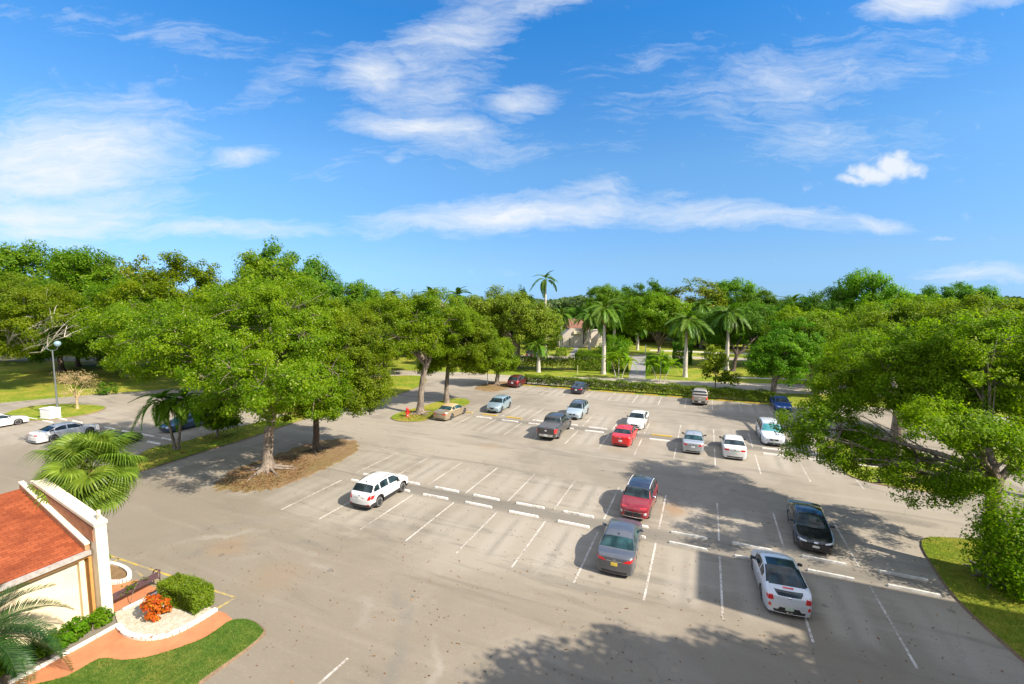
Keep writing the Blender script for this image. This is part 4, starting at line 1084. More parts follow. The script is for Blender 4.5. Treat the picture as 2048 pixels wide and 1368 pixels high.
# ------------------------------------------------------------------ wheel stops
def stop_mesh(nm, mat, ln=1.92):
    mb = MB(); mb.box((0, 0, .055), (ln/2, .08, .055), top=(ln/2-.03, .052))
    o = mb.build(nm, mat, bevel=.012); h = MB()
    for sx in (-.6, .6): h.lathe([(.02, .1105), (.02, .1145)], c=(sx*ln/2*1.0, 0, 0), n=10)
    hole = h.build('anchor_pin', UNDER); me, hm = o.data, hole.data
    bpy.data.objects.remove(o); bpy.data.objects.remove(hole); return me, hm
STOPM = {c: stop_mesh('wheel_stop', m) for c, m in (('white', STOPW), ('grey', STOPG), ('yellow', STOPY))}
ORD = ['first', 'second', 'third', 'fourth', 'fifth', 'sixth', 'seventh', 'eighth', 'ninth', 'tenth', 'eleventh', 'twelfth', 'thirteenth']
rs = random.Random(5)
def stop_row(ns, vf, rowname, yellow=(), grey=(), cars={}, off=.52, skip=()):
    k = 0
    for n in ns:
        if n in skip: continue
        col = 'yellow' if n in yellow else ('grey' if n in grey else 'white')
        me, hm = STOPM[col]
        r = empty('wheel_stop', L(n+off+rs.uniform(-.015, .015), vf(n+off)+rs.uniform(-.05, .05), .006), TH+R(rs.uniform(-1.2, 1.2)))
        lb = f'{col} wheel stop before the {cars[n]} in the lot' if n in cars and len(cars[n].split()) > 3 else f'{col} wheel stop before the {cars[n]}, {rowname}' if n in cars else f'{col} wheel stop, {ORD[k]} from left, {rowname}'
        tag(r, lb, 'wheel stop', 'concrete wheel stops of the car park'); link('stop_block', me, None, r); link('anchor_pin', hm, None, r); k += 1
stop_row(range(-4, 7), lambda i: -6.5, 'camera side line of the near row', grey=(3, 4, 5, 6), cars={-3: 'white compact crossover', 2: 'slate grey saloon', 4: 'pale sporty coupe'})
stop_row(range(-4, 7), lambda i: -5.25, 'far side line of the near row', grey=(3, 4, 5, 6), cars={2: 'crimson crossover', 5: 'glossy black saloon'})
stop_row(range(-4, 8), lambda i: 12.75-.15*i, 'camera side line of the middle row', cars={-1: 'charcoal pickup', 1: 'bright red saloon', 3: 'silver saloon', 4: 'plain white saloon'})
stop_row(range(-5, 8), lambda i: 14.15-.12*i, 'far side line of the middle row', yellow=(-5, -4, -3, 2), cars={-4: 'ice blue crossover', -1: 'pale blue crossover', 1: 'white saloon facing the camera', 5: 'large pearl crossover'}, skip=(3, 4))
stop_row(range(-5, 7), lambda i: 33.45, 'line along the hedge', yellow=range(-5, 7), cars={-5: 'maroon crossover', -2: 'navy saloon', 3: 'beige pickup', 6: 'bright blue car'})
stop_row(range(-18, -10), lambda i: -6.85, 'camera side of left block', off=-.07, cars={-12: 'black saloon behind the fan palm', -14: 'white saloon'})
stop_row(range(-18, -10), lambda i: -5.65, 'far side of left block', off=-.07, cars={-12: 'steel blue saloon'})

# ------------------------------------------------------------------ fallen leaves and grass blades (uncountable)
rng = np.random.default_rng(77)
n = 2600; ii = rng.uniform(-5, 8, n); vv = rng.uniform(-22, 2, n)
keep = (np.abs(np.sin(ii*1.3+vv*.31)+.4*rng.normal(size=n)) > .35)
C = np.array([L(a, b, .022) for a, b in zip(ii[keep], vv[keep])]); N = np.zeros_like(C)+[0, 0, 1]+rng.normal(size=C.shape)*.35
V, F = leaf_quads(C, N, .085, rng, .55)
tag(link('fallen_leaves', mesh_np('fallen_leaves', V, F), make_leaf('dead brown leaves', ((.09, .045, .018), (.16, .08, .03), (.24, .13, .05), (.35, .16, .03)), .1, 3)), 'dead brown leaves scattered over the asphalt', 'fallen leaves', None, 'stuff')

def inside(P, x, y):
    c = np.zeros(len(x), bool); n_ = len(P)
    for a in range(n_):
        x0, y0, x1, y1 = P[a][0], P[a][1], P[(a+1) % n_][0], P[(a+1) % n_][1]
        if y0 == y1: continue
        c ^= ((y0 > y) != (y1 > y)) & (x < (x1-x0)*(y-y0)/(y1-y0)+x0)
    return c
def blades(name, P, n, h, mat, seed, label, z=.08, box=None):
    rng = np.random.default_rng(seed); A = np.array([(p[0], p[1]) for p in P]); lo, hi = A.min(0), A.max(0)
    if box: lo, hi = np.array(box[0]), np.array(box[1])
    x, y = rng.uniform(lo[0], hi[0], n), rng.uniform(lo[1], hi[1], n); k = inside(P, x, y); x, y = x[k], y[k]; m = len(x)
    a = rng.uniform(0, 6.283, m); w = .012; hh = h*rng.uniform(.5, 1.2, m); b = rng.normal(size=(m, 2))*h*.5
    V = np.empty((m, 3, 3)); V[:, 0] = np.stack([x-np.cos(a)*w, y-np.sin(a)*w, np.full(m, z)], 1); V[:, 1] = np.stack([x+np.cos(a)*w, y+np.sin(a)*w, np.full(m, z)], 1)
    V[:, 2] = np.stack([x+b[:, 0], y+b[:, 1], z+hh], 1)
    tag(link(name, mesh_np(name, V.reshape(-1, 3), np.arange(m*3).reshape(m, 3)), mat), label, 'grass', None, 'stuff')
def litter(name, label, P, n, seed, z=.05):
    rng = np.random.default_rng(seed); A = np.array([(p[0], p[1]) for p in P]); lo, hi = A.min(0)-.4, A.max(0)+.4
    x, y = rng.uniform(lo[0], hi[0], n), rng.uniform(lo[1], hi[1], n); k = inside(P, x, y); x, y = x[k]+rng.normal(size=k.sum())*.35, y[k]+rng.normal(size=k.sum())*.35
    C = np.stack([x, y, z+rng.random(len(x))*.03], 1); N = np.zeros_like(C)+[0, 0, 1]+rng.normal(size=C.shape)*.6
    V, F = leaf_quads(C, N, .13, rng, .5)
    tag(link(name, mesh_np(name, V, F), LITTER), label, 'leaf litter', None, 'stuff')
LITTER = make_leaf('dry leaf litter', ((.07, .035, .016), (.15, .075, .03), (.27, .16, .075), (.12, .13, .03)), .1, 1.5)
litter('leaf_litter', 'dry brown leaf litter and twigs on the mulch island', smooth_line([G(433, 968), G(470, 940), G(530, 918), G(600, 893), G(655, 880), G(700, 881), G(716, 895), G(700, 911), G(640, 942), G(560, 973), G(485, 983), G(440, 978)], 5)[:0]+smooth_line([G(440, 970), G(480, 942), G(560, 915), G(620, 920), G(600, 950), G(540, 975), G(480, 982)], 5), 3600, 21)
litter('leaf_litter', 'brown leaf litter on the grass strip under the slim palms', smooth_line([G(250, 935), G(300, 899), G(370, 884), G(430, 867), G(520, 845), G(500, 876), G(400, 906), G(300, 938)], 5), 2600, 22, .10)
litter('leaf_litter', 'brown leaf litter round the tree on the hydrant island', smooth_line([G(800, 834), G(830, 822), G(870, 822), G(872, 831), G(845, 841), G(805, 841)], 5), 1500, 23, .10)
LEAF_GRASS = make_leaf('grass blades', ((.045, .10, .010), (.085, .15, .016), (.14, .20, .03), (.28, .24, .08)), .3, 1.2)
LEAF_GRASSY = make_leaf('sunny grass blades', ((.09, .15, .010), (.16, .22, .016), (.24, .27, .03), (.36, .30, .08)), .3, 1.2)
blades('grass', front_pts, 42000, .06, LEAF_GRASS, 3, 'short green grass of the front lawn')
ep = smooth_line([L(7.22, -.95), L(7.75, .1), L(9.2, .9), L(12, 1), L(12, -30), L(7.9, -30), L(7.45, -14), L(7.17, -9.8), L(7.02, -6.8), L(7.05, -4.2)], 4)
blades('grass', ep, 120000, .06, LEAF_GRASSY, 4, 'short yellowish grass of the right hand lawn', box=((16, 12), (29, 26)))

# ------------------------------------------------------------------ entrance building at the lower left
CREAM = simple('cream stucco', (.66, .55, .37), .85, var=.09, scale=1.6, bump=.35)
CREAML = simple('pale cream trim', (.64, .56, .42), .8, var=.07, scale=3, bump=.15)
OCHRE = simple('ochre trim board', (.42, .21, .06), .7, var=.12)
GUTTER = simple('weathered grey gutter', (.36, .33, .30), .6, .2, var=.2)
def shingles(name, c1, c2, sc=1.0):
    m, t = new_mat(name)
    v = lotvec(t); x, y, z = sep(t, v)
    cb = t.n('ShaderNodeCombineXYZ'); t.l(y, cb.inputs[0]); t.l(t.math('MULTIPLY', x, 1.07), cb.inputs[1])
    br = t.n('ShaderNodeTexBrick'); t.l(cb.outputs[0], br.inputs['Vector'])
    br.inputs['Scale'].default_value = 1.0; br.inputs['Brick Width'].default_value = .34*sc; br.inputs['Row Height'].default_value = .145*sc
    br.inputs['Mortar Size'].default_value = .008; br.inputs['Mortar Smooth'].default_value = .3; br.inputs['Bias'].default_value = 0
    br.inputs['Color1'].default_value = (*c1, 1); br.inputs['Color2'].default_value = (*c2, 1); br.inputs['Mortar'].default_value = (c1[0]*.35, c1[1]*.35, c1[2]*.4, 1)
    nz = t.noise(v, .9, 5, .6); nf = t.noise(v, 30, 3)
    c = t.mix(t.ramp(nz, .42, .7, 0, .6), br.outputs['Color'], (c1[0]*.5, c1[1]*.42, c1[2]*.45))
    c = t.mix(t.ramp(nf, .4, .7, 0, .25), c, (c2[0]*1.25, c2[1]*1.3, c2[2]*1.3))
    t.out(principled(t, c, .85, 0, .2, 0, t.bump(br.outputs['Fac'], -.5, .02)))
    return m
ROOFRED = shingles('terracotta shingles', (.180, .040, .014), (.265, .068, .025))
bld = empty('entrance_building', L(-4.5, -28)); tag(bld, 'cream stucco building with terracotta shingle roof and raised gable wall', 'building')
inv = Matrix.Translation(-bld.location)
def in_b(mb): mb.V = [tuple(inv @ Vector(v)) for v in mb.V]; return mb
def lotbox(mb, i0, i1, v0, v1, z0, z1, m=0):
    P = [L(i0, v0, z0), L(i1, v0, z0), L(i1, v1, z0), L(i0, v1, z0)]; mb.hexa(P+[p+Vector((0, 0, z1-z0)) for p in P], m)
IE, IR = -3.60, -5.20            # eave and ridge (in stalls)
ZE, ZR = 2.95, 4.72
mb = MB(); lotbox(mb, -6.75, -3.70, -46, -21.92, 0, 2.9); in_b(mb).build('side_wall', CREAM, bld)
mb = MB()
for sg in (1,):
    th = .14
    def slab(i0, z0, i1, z1):
        P = [L(i0, -46, z0-th), L(i1, -46, z1-th), L(i1, -21.92, z1-th), L(i0, -21.92, z0-th)]
        mb.hexa([Vector(p) for p in P]+[p+Vector((0, 0, th)) for p in P])
    slab(IE, ZE, IR, ZR); slab(IR, ZR, -6.85, ZE)
in_b(mb).build('roof', ROOFRED, bld)
mb = MB(); lotbox(mb, -3.60, -3.555, -46, -21.95, 2.78, 2.96); in_b(mb).build('gutter', GUTTER, bld)
mb = MB(); lotbox(mb, -3.70, -3.603, -46, -21.95, 2.64, 2.80); in_b(mb).build('fascia_board', OCHRE, bld)
# gable wall: front plane v = -21.5, thickness to -21.9
def gable(mb, prof, v0, v1):
    n = len(prof); V = [tuple(L(i, v0, z)) for i, z in prof]+[tuple(L(i, v1, z)) for i, z in prof]
    mb.add(V, [tuple(range(n)), tuple(range(2*n-1, n-1, -1))]+[(k, n+k, n+(k+1) % n, (k+1) % n) for k in range(n)])
mb = MB(); gable(mb, [(-3.47, 0), (-3.47, 4.0), (-4.92, 5.02), (-5.0, 5.02), (-5.25, 4.70), (-5.25, 0)], -21.5, -21.88); in_b(mb).build('gable_wall', CREAML, bld)
mb = MB(); gable(mb, [(-3.455, 3.97), (-3.455, 4.09), (-4.92, 5.12), (-5.02, 5.12), (-5.02, 5.0), (-4.93, 5.0)], -21.47, -21.93); in_b(mb).build('wall_coping', CREAML, bld)
mb = MB(); gable(mb, [(-3.60, 2.97), (-3.60, 3.22), (-5.20, 5.0), (-5.20, 4.74)], -21.93, -22.08); in_b(mb).build('roof_flashing', simple('rusty flashing', (.40, .20, .10), .7, var=.25), bld)
mb = MB(); gable(mb, [(-3.59, 3.20), (-3.59, 3.27), (-5.2, 5.05), (-5.2, 4.98)], -21.925, -22.10); in_b(mb).build('flashing_cap', CREAML, bld)
mb = MB(); gable(mb, [(-3.52, 3.30), (-3.52, 3.92), (-4.93, 4.93), (-5.2, 4.72), (-5.2, 4.5)], -21.885, -21.915); in_b(mb).build('parapet_face', simple('brown stucco', (.30, .13, .06), .9, var=.25, scale=6, bump=.3), bld)
mb = MB(); lotbox(mb, -3.70, -3.635, -22.26, -22.10, 0, 2.64); in_b(mb).build('pilaster', CREAM, bld)
mb = MB(); lotbox(mb, -3.71, -3.60, -22.0, -21.90, 0, 2.64); in_b(mb).build('corner_board', OCHRE, bld)
mb = MB(); lotbox(mb, -3.53, -3.50, -21.72, -21.62, 4.05, 4.55); lotbox(mb, -3.53, -3.48, -21.71, -21.63, 4.30, 4.38); in_b(mb).build('security_camera', CREAML, bld)

# planting bed, walkways, kerbs
WHITEK = simple('chipped white kerb', (.66, .62, .56), .8, var=.25, scale=3, bump=.3)
def make_whitebrick():
    m, t = new_mat('chipped white brick edging'); v = lotvec(t)
    nz = t.noise(v, 3.2, 4, .6); c = t.mix(t.ramp(nz, .56, .64), (.70, .66, .60), (.36, .13, .075))
    t.out(principled(t, c, .85, 0, .2, 0, t.bump(nz, .4, .02))); return m
WHITEB = make_whitebrick()
def make_gravel():
    m, t = new_mat('pale gravel'); v = lotvec(t)
    vo = t.n('ShaderNodeTexVoronoi', feature='F1'); t.l(v, vo.inputs['Vector']); vo.inputs['Scale'].default_value = 26
    c = t.mix(t.ramp(t.noise(v, 9, 4), .35, .65), (.36, .32, .24), (.50, .46, .37)); c = t.mix(t.ramp(vo.outputs['Distance'], .45, .7, 0, .7), c, (.28, .24, .18))
    t.out(principled(t, c, .9, 0, .2, 0, t.bump(vo.outputs['Distance'], -.9, .05))); return m
ground_poly('front_walkway', smooth_line([G(240, 1251), G(262, 1270), G(300, 1280), G(345, 1271), G(400, 1243), G(430, 1221), G(465, 1240), G(430, 1266), G(394, 1287), G(307, 1317), G(245, 1326), G(199, 1323), G(133, 1360), L(-2.95, -25.5), L(-2.95, -30), L(-3.2, -30), L(-3.17, -24.5), L(-3.14, -23.2)], 2), .03, WALKRED)
ground_poly('inner_walkway', [L(-4.2, -20.45), L(-4.0, -19.75), L(-3.47, -19.8), L(-3.47, -21.5), L(-4.2, -21.5)], .03, WALKRED)
bed = smooth_line([L(-3.45, -21.5), L(-3.13, -21.85), L(-2.83, -21.98), L(-2.52, -21.8), L(-2.34, -21.3), L(-2.29, -20.4), L(-2.29, -19.72)], 3, False)
ground_poly('gravel_bed', bed+[L(-3.36, -19.75)], .06, make_gravel(), thick=.06)
def kerb(name, label, line_, w, h, mat, seg=True):
    r = empty(name, line_[0]); tag(r, label, 'kerb'); mb = MB(); o = line_[0]
    for a in range(len(line_)-1):
        p, q = line_[a]-o, line_[a+1]-o; d = (q-p).normalized(); nn = Vector((-d.y, d.x, 0))*w/2; g = d*.008
        P = [p+g-nn, q-g-nn, q-g+nn, p+g+nn]; mb.hexa([Vector((x.x, x.y, 0)) for x in P]+[Vector((x.x, x.y, h)) for x in P])
    mb.build('edging', mat, r, bevel=.02); return r
kerb('brick_edging', 'chipped white and red brick edging curving round the gravel bed', smooth_line([L(-3.12, -21.9), L(-2.83, -22.04), L(-2.52, -21.86), L(-2.32, -21.34), L(-2.26, -20.4), L(-2.26, -19.7)], 4, False), .20, .14, WHITEB)
kerb('white_kerb', 'straight white kerb below the low green shrubs', [L(-3.13, -21.85), L(-3.13, -22.6), L(-3.13, -23.4), L(-3.14, -24.2), L(-3.15, -25)], .14, .12, WHITEK)
kerb('white_kerb', 'white kerb on the walkway side of the bench', [L(-3.40, -21.3), L(-3.38, -20.6), L(-3.36, -19.8)], .14, .12, WHITEK)
pl = [L(-4.95, -19.6), L(-4.6, -19.5), L(-4.3, -19.62), L(-4.12, -19.95), L(-4.16, -20.3), L(-4.6, -20.6), L(-5.2, -20.9)]
ground_poly('planter_soil', smooth_line(pl[:5], 3, False)+[L(-4.2, -20.35), L(-5.2, -20.9), L(-5.2, -19.65)], .07, MULCH, thick=.06)
kerb('planter_kerb', 'white curved kerb of the small planter by the gable wall', smooth_line(pl[:5], 4, False)+[L(-4.25, -20.42), L(-4.7, -20.72), L(-5.2, -20.95)], .16, .18, WHITEK)

# bench
BROWN = simple('plum brown painted steel', (.085, .045, .05), .5, var=.2)
SLAT = simple('faded red bench slats', (.34, .12, .06), .6, var=.25, scale=5)
bn = empty('park_bench', L(-3.52, -20.62), math.pi/2+TH); tag(bn, 'park bench with red slats and plum steel arms beside the gravel bed', 'bench')
mb = MB()
for q in range(3): mb.box((0, .12+.13*q, .45), (.92, .05, .02))
mb.build('seat', SLAT, bn, bevel=.006)
mb = MB()
for q in range(2): mb.box((0, -.02-.03*q, .58+.14*q), (.92, .018, .05))
mb.tube([(-.98, -.09, .80), (.98, -.09, .80)], .022, 6); mb.tube([(-.98, -.04, .5), (.98, -.04, .5)], .016, 6)
mb.build('backrest', BROWN, bn)
for sx in (-.96, .96):
    mb = MB()
    mb.tube([(sx, -.10, .02), (sx, -.06, .45), (sx, -.10, .86)], .026, 6); mb.tube([(sx, .42, .02), (sx, .42, .66)], .026, 6)
    mb.tube(bez(Vector((sx, -.09, .80)), Vector((sx, .3, .86)), Vector((sx, .43, .60)), 6), .026, 6); mb.tube([(sx, -.06, .42), (sx, .42, .42)], .02, 6)
    mb.build('arm_frame', BROWN, bn)
vn_ = np.random.default_rng(9); C = np.stack([vn_.normal(size=90)*.22-.1, vn_.normal(size=90)*.05-.08, .74+vn_.normal(size=90)*.08], 1)
V, F = leaf_quads(C, vn_.normal(size=(90, 3))+[0, 0, .6], .12, vn_)
vine = empty('climbing_vine', bn.location, bn.rotation_euler.z); tag(vine, 'green vine growing through the bench back', 'vine')
link('foliage', mesh_np('foliage', V, F), LEAF_DARK, vine); mb = MB(); mb.tube(bez(Vector((-.3, -.2, 0)), Vector((-.25, -.2, .5)), Vector((.1, -.08, .8)), 6), .012, 5); mb.build('stem', BARK, vine)

# ------------------------------------------------------------------ street furniture
LAMPG = simple('galvanised lamp steel', (.16, .18, .18), .5, .5, var=.15)
lp = empty('street_lamp', G(117, 835)); tag(lp, 'tall grey lamp post with forked arms and one round globe', 'street lamp')
mb = MB(); mb.tube([(0, 0, 0), (0, 0, 7.6)], [.10, .065], 12); mb.lathe([(.16, 0), (.16, .06), (.12, .10)], n=12); mb.build('pole', LAMPG, lp)
mb = MB(); mb.tube(bez(Vector((-.62, 0, 8.05)), Vector((-.62, 0, 7.55)), Vector((0, 0, 7.6)), 6)+bez(Vector((0, 0, 7.6)), Vector((.62, 0, 7.55)), Vector((.62, 0, 8.05)), 6)[1:], .035, 8)
mb.lathe([(.05, 0), (.05, .12)], c=(-.62, 0, 8.0), n=10); mb.build('arm', LAMPG, lp)
mb = MB(); mb.lathe([(.06, -.05), (.20, .05), (.29, .2), (.31, .33), (.27, .47), (.14, .57), (.001, .60)], c=(.64, 0, 8.05), n=18)
m_, t_ = new_mat('frosted lamp globe'); t_.out(principled(t_, (.20, .30, .35), .2, 0, .5, .3)); mb.build('globe', m_, lp)
ub = empty('utility_box', L(-17.62, -5.85, .05), TH+R(8)); tag(ub, 'low white utility cabinet at the foot of the lamp post', 'utility box')
mb = MB(); mb.box((0, 0, .56), (.78, .50, .52)); mb.build('cabinet', simple('white enamel', (.74, .72, .70), .5, var=.08), ub, bevel=.03)
mb = MB(); mb.box((0, 0, 1.105), (.82, .54, .028)); mb.build('lid', simple('white enamel', (.74, .72, .70), .5, var=.08), ub, bevel=.01)
mb = MB(); mb.box((0, 0, .02), (.88, .58, .04)); mb.build('base_slab', CONC, ub)
RED = simple('fire hydrant red', (.62, .015, .012), .4, 0, .5, .4, var=.15)
hy = empty('fire_hydrant', G(815, 833, .08)); tag(hy, 'bright red fire hydrant on the tree island', 'fire hydrant')
mb = MB(); mb.lathe([(.21, 0), (.21, .06), (.145, .08), (.145, .70), (.175, .72), (.175, .78), (.14, .80)], n=18); mb.build('barrel', RED, hy)
mb = MB(); mb.lathe([(.155, .80), (.15, .90), (.10, .98), (.05, 1.01), (.05, 1.08), (.001, 1.09)], n=18); mb.build('bonnet', RED, hy)
for a, ax in ((1, 'x'), (-1, 'x'), (-1, 'y')):
    mb = MB(); mb.lathe([(.07, .10*a), (.07, .22*a), (.085, .22*a), (.085, .28*a), (.001, .29*a)], c=(0, 0, .52), n=12, axis=ax); mb.build('outlet_cap', RED, hy)
def post(name, label, loc, h, r, mat):
    o = empty(name, loc); tag(o, label, 'post'); mb = MB(); mb.tube([(0, 0, 0), (0, 0, h)], r, 8); mb.build('shaft', mat, o); mb = MB(); mb.box((0, 0, h), (r*1.5, r*1.5, r)); mb.build('cap', mat, o); return o
WH = simple('white painted timber', (.72, .71, .68), .6, var=.1)
post('white_post', 'slim white post at the far end of the path', G(1291, 708), 2.1, .10, WH)
post('wooden_stake', 'thin pale stake on the grass before the tall hedge', G(1155, 750), 1.6, .05, simple('pale timber', (.5, .42, .28), .8))
post('sign_stake', 'thin pale marker post on the mulch corner island', G(975, 768), 2.3, .06, WH)

# ------------------------------------------------------------------ houses beyond the street
HW = simple('pale grey stucco', (.46, .41, .36), .85, var=.08, scale=1)
BROOF = simple('brown shingle roof', (.17, .078, .05), .85, var=.25, scale=2.5, bump=.4)
DARKO = simple('dark opening', (.03, .03, .03), .6)
hs = empty('white_house', at(1150, 690, 128)*1); hs.location.z = 0; tag(hs, 'pale house with brown shingle roof and sloping fin walls beyond the tall hedge', 'house')
def hpart(name, mat, fn): m__ = MB(); fn(m__); return m__.build(name, mat, hs)
k_ = 128/FPX
def HX(px): return (px-1150)*k_*1.0
def front_wall(m):
    pr = [(HX(1118), 0), (HX(1118), 2.4), (HX(1124), 3.2), (HX(1140), 5.3), (HX(1166), 5.3), (HX(1166), 0)]
    n_ = len(pr); m.add([(x, 0, z) for x, z in pr]+[(x, 6, z) for x, z in pr], [tuple(range(n_)), tuple(range(2*n_-1, n_-1, -1))]+[(q, n_+q, n_+(q+1) % n_, (q+1) % n_) for q in range(n_)])
hpart('front_wall', HW, front_wall)
hpart('wing_wall', HW, lambda m: m.hexa([Vector(p) for p in ((HX(1166), 1.5, 0), (HX(1206), .4, 0), (HX(1206), 6, 0), (HX(1166), 7, 0), (HX(1172), 1.8, 4.6), (HX(1206), 2.0, 4.8), (HX(1206), 6, 4.8), (HX(1172), 7, 4.6))]))
hpart('fin_wall', CREAML, lambda m: m.hexa([Vector(p) for p in ((HX(1164), -.2, 0), (HX(1168), -.2, 0), (HX(1168), 1.6, 0), (HX(1164), 1.6, 0), (HX(1180), -.2, 4.3), (HX(1184), -.2, 4.3), (HX(1184), 1.6, 4.3), (HX(1180), 1.6, 4.3))]))
hpart('fin_wall', CREAML, lambda m: m.hexa([Vector(p) for p in ((HX(1190), -.3, 0), (HX(1194), -.3, 0), (HX(1194), 1.6, 0), (HX(1190), 1.6, 0), (HX(1204), -.3, 4.7), (HX(1207), -.3, 4.7), (HX(1207), 1.6, 4.7), (HX(1204), 1.6, 4.7))]))
hpart('roof', BROOF, lambda m: m.hexa([Vector(p) for p in ((HX(1136), .6, 5.35), (HX(1168), -.4, 4.7), (HX(1192), 7.5, 4.9), (HX(1132), 8, 5.35), (HX(1132), 3.5, 7.9), (HX(1164), 3.2, 7.7), (HX(1176), 6.5, 7.7), (HX(1132), 6.5, 7.9))]))
hpart('porch_beam', CREAML, lambda m: m.box((HX(1154), -.15, 4.2), (1.0, .25, .40)))
hpart('door', simple('pinkish grey door', (.46, .40, .37), .6), lambda m: m.box((HX(1153), -.05, 1.5), (.95, .1, 1.5)))
for px in (1125, 1139.5, 1167): 
    hpart('window', DARKO, lambda m: m.box((HX(px), -.03, 1.6), (.10, .06, 1.1)))
h2 = empty('brick_house', at(1250, 690, 150)); h2.location.z = 0; tag(h2, 'low tan house with orange eaves in deep tree shade', 'house')
mb = MB(); mb.box((3.5, 3, 2.0), (9, 4, 2.0)); mb.build('wall', simple('tan brickwork', (.40, .27, .20), .85, var=.2), h2)
mb = MB(); mb.hexa([Vector(p) for p in ((-6.2, -1.6, 4.0), (13, -1.6, 4.0), (13, 7.5, 4.0), (-6.2, 7.5, 4.0), (-4, 2.5, 6.2), (11, 2.5, 6.2), (11, 3.5, 6.2), (-4, 3.5, 6.2))]); mb.build('roof', simple('orange tile', (.42, .17, .09), .8, var=.2), h2)
for x in (-2.5, 2, 7): mb = MB(); mb.box((x, -1.02, 1.9), (.9, .04, 1.0)); mb.build('window', DARKO, h2)

# the block of flats the photograph was taken from: to the right of and behind the camera; it shades the lot
fl = empty('apartment_block', L(12, -20)); tag(fl, 'tall cream apartment block beside and behind the viewpoint', 'building')
fi = Matrix.Translation(-fl.location)
def flb(nm, mat, *bx):
    m__ = MB()
    for b in bx: lotbox(m__, *b)
    m__.V = [tuple(fi @ Vector(v)) for v in m__.V]; m__.build(nm, mat, fl)
flb('wall', CREAM, (9.86, 16, -12.9, -8.7, 0, 16), (11.12, 16, -44, -12.9, 0, 16), (-2, 11.12, -44, -35.5, 0, 16))
flb('roof', GUTTER, (9.86, 16.05, -12.9, -8.65, 16, 16.2), (11.12, 16.05, -44, -12.9, 16, 16.2))
for q in range(5):
    flb('balcony', CREAML, (-2, 11.1, -35.5, -34.2, .6+3.1*q, .8+3.1*q)) if q != 4 else None
    for v_ in range(-41, -14, 5): flb('window', GLASS, (11.08, 11.13, v_, v_+2.2, 1.2+3.1*q, 2.6+3.1*q))
# ------------------------------------------------------------------ trees of the car park
tg = 'shade trees of the car park'
tree('shade_tree', 'largest shade tree by the near row, pale forked trunk on the mulch island', L(-6.15, -7.43), [E(500, 690, 170, 110, 36), E(390, 692, 130, 78, 35), E(290, 675, 110, 75, 38), E(500, 795, 85, 55, 33), E(590, 755, 105, 105, 34.5), E(550, 620, 120, 60, 38), E(495, 752, 90, 58, 29), E(575, 775, 80, 45, 28.5)],
     4.0, .42, LEAF_OAK, BARK, 640, 380, .175, 1.05, 11, tg, (.3, .3), 7, roots=11, bare=.22, fork_spread=.25)
tree('shade_tree', 'dark trunked shade tree at the right end of the mulch island', L(-6.16, -2.57), [E(655, 730, 105, 105, 39), E(690, 790, 95, 55, 38), E(625, 805, 60, 50, 38), E(720, 690, 60, 60, 40)],
     3.0, .30, LEAF_OAK, BARKD, 280, 380, .185, 1.0, 12, tg, (.1, 0), 6, roots=5, bare=.22)
tree('shade_tree', 'shade tree with a crooked bare trunk behind the red hydrant', L(-5.91, 11.95), [E(815, 665, 85, 70, 52), E(870, 640, 70, 55, 53), E(770, 650, 50, 60, 53)],
     6.0, .38, LEAF_OAK, BARK, 260, 360, .21, 1.15, 13, tg, (.8, .4), 6, roots=9, bare=.22, fork_spread=.6)
tree('shade_tree', 'slim shade tree behind the gold convertible', L(-5.96, 18.08), [E(925, 680, 62, 65, 57), E(880, 720, 40, 40, 57), E(955, 700, 40, 50, 58)],
     5.0, .30, LEAF_OAK, BARK, 180, 440, .225, 1.25, 14, tg, (.3, .2), 4, bare=.08)
tree('shade_tree', 'small round shade tree on the corner island next to the maroon crossover', L(-5.77, 31.96), [E(985, 722, 46, 30, 70), E(1000, 700, 25, 20, 70)],
     2.6, .34, LEAF_OAK, BARK, 90, 400, .24, 1.2, 15, tg, (.1, 0), 4, roots=5)
tree('shade_tree', 'leafy tree with lime foliage in the right foreground, long limbs over the lane', L(7.75, -3.6), [E(1800, 735, 135, 85, 27), E(1685, 785, 72, 62, 27.5), E(1900, 715, 110, 90, 25), E(1655, 870, 85, 55, 26), E(1750, 915, 100, 45, 25), E(1850, 960, 80, 36, 23), E(1990, 740, 110, 105, 23), E(1900, 810, 100, 50, 24), E(1930, 975, 60, 40, 21), E(1880, 850, 90, 38, 20.5), E(1990, 900, 70, 60, 20), E(2090, 820, 120, 150, 22)],
     4.6, .36, LEAF_LIME, BARK, 660, 360, .145, .82, 16, tg, (.5, .6), 9, roots=8, bare=.12, fork_spread=.55, limb_k=.75, limbs=[at(1640, 905, 25), at(1740, 965, 24), at(1690, 850, 27), at(1800, 800, 26), at(1900, 770, 24), at(1960, 690, 23)])
shrub('sprouting_shrub', 'dense green sprouts round the foot of the big foreground tree', L(7.80, -5.0, .09), 1.65, 1.45, 4.7, LEAF_LIME, 10500, .17, 31, z0=.3, group=None, stems=10)
tree('shade_tree', 'dark low branched tree behind the right end of the low hedge', L(6.28, 35.2), [E(1560, 715, 52, 52, 59), E(1590, 690, 50, 50, 60), E(1530, 730, 30, 30, 58.5)],
     3.2, .40, LEAF_MID, BARK, 170, 420, .24, 1.3, 17, tg, (.2, 0), 5)
tree('shade_tree', 'leaning tree beside the road to the right of the low hedge', G(1632, 786), [E(1640, 680, 80, 55, 62), E(1590, 660, 60, 40, 63), E(1700, 690, 70, 50, 61)],
     6.0, .36, LEAF_OAK, BARK, 230, 440, .25, 1.4, 18, tg, (-2.2, .5), 5, bare=.1)
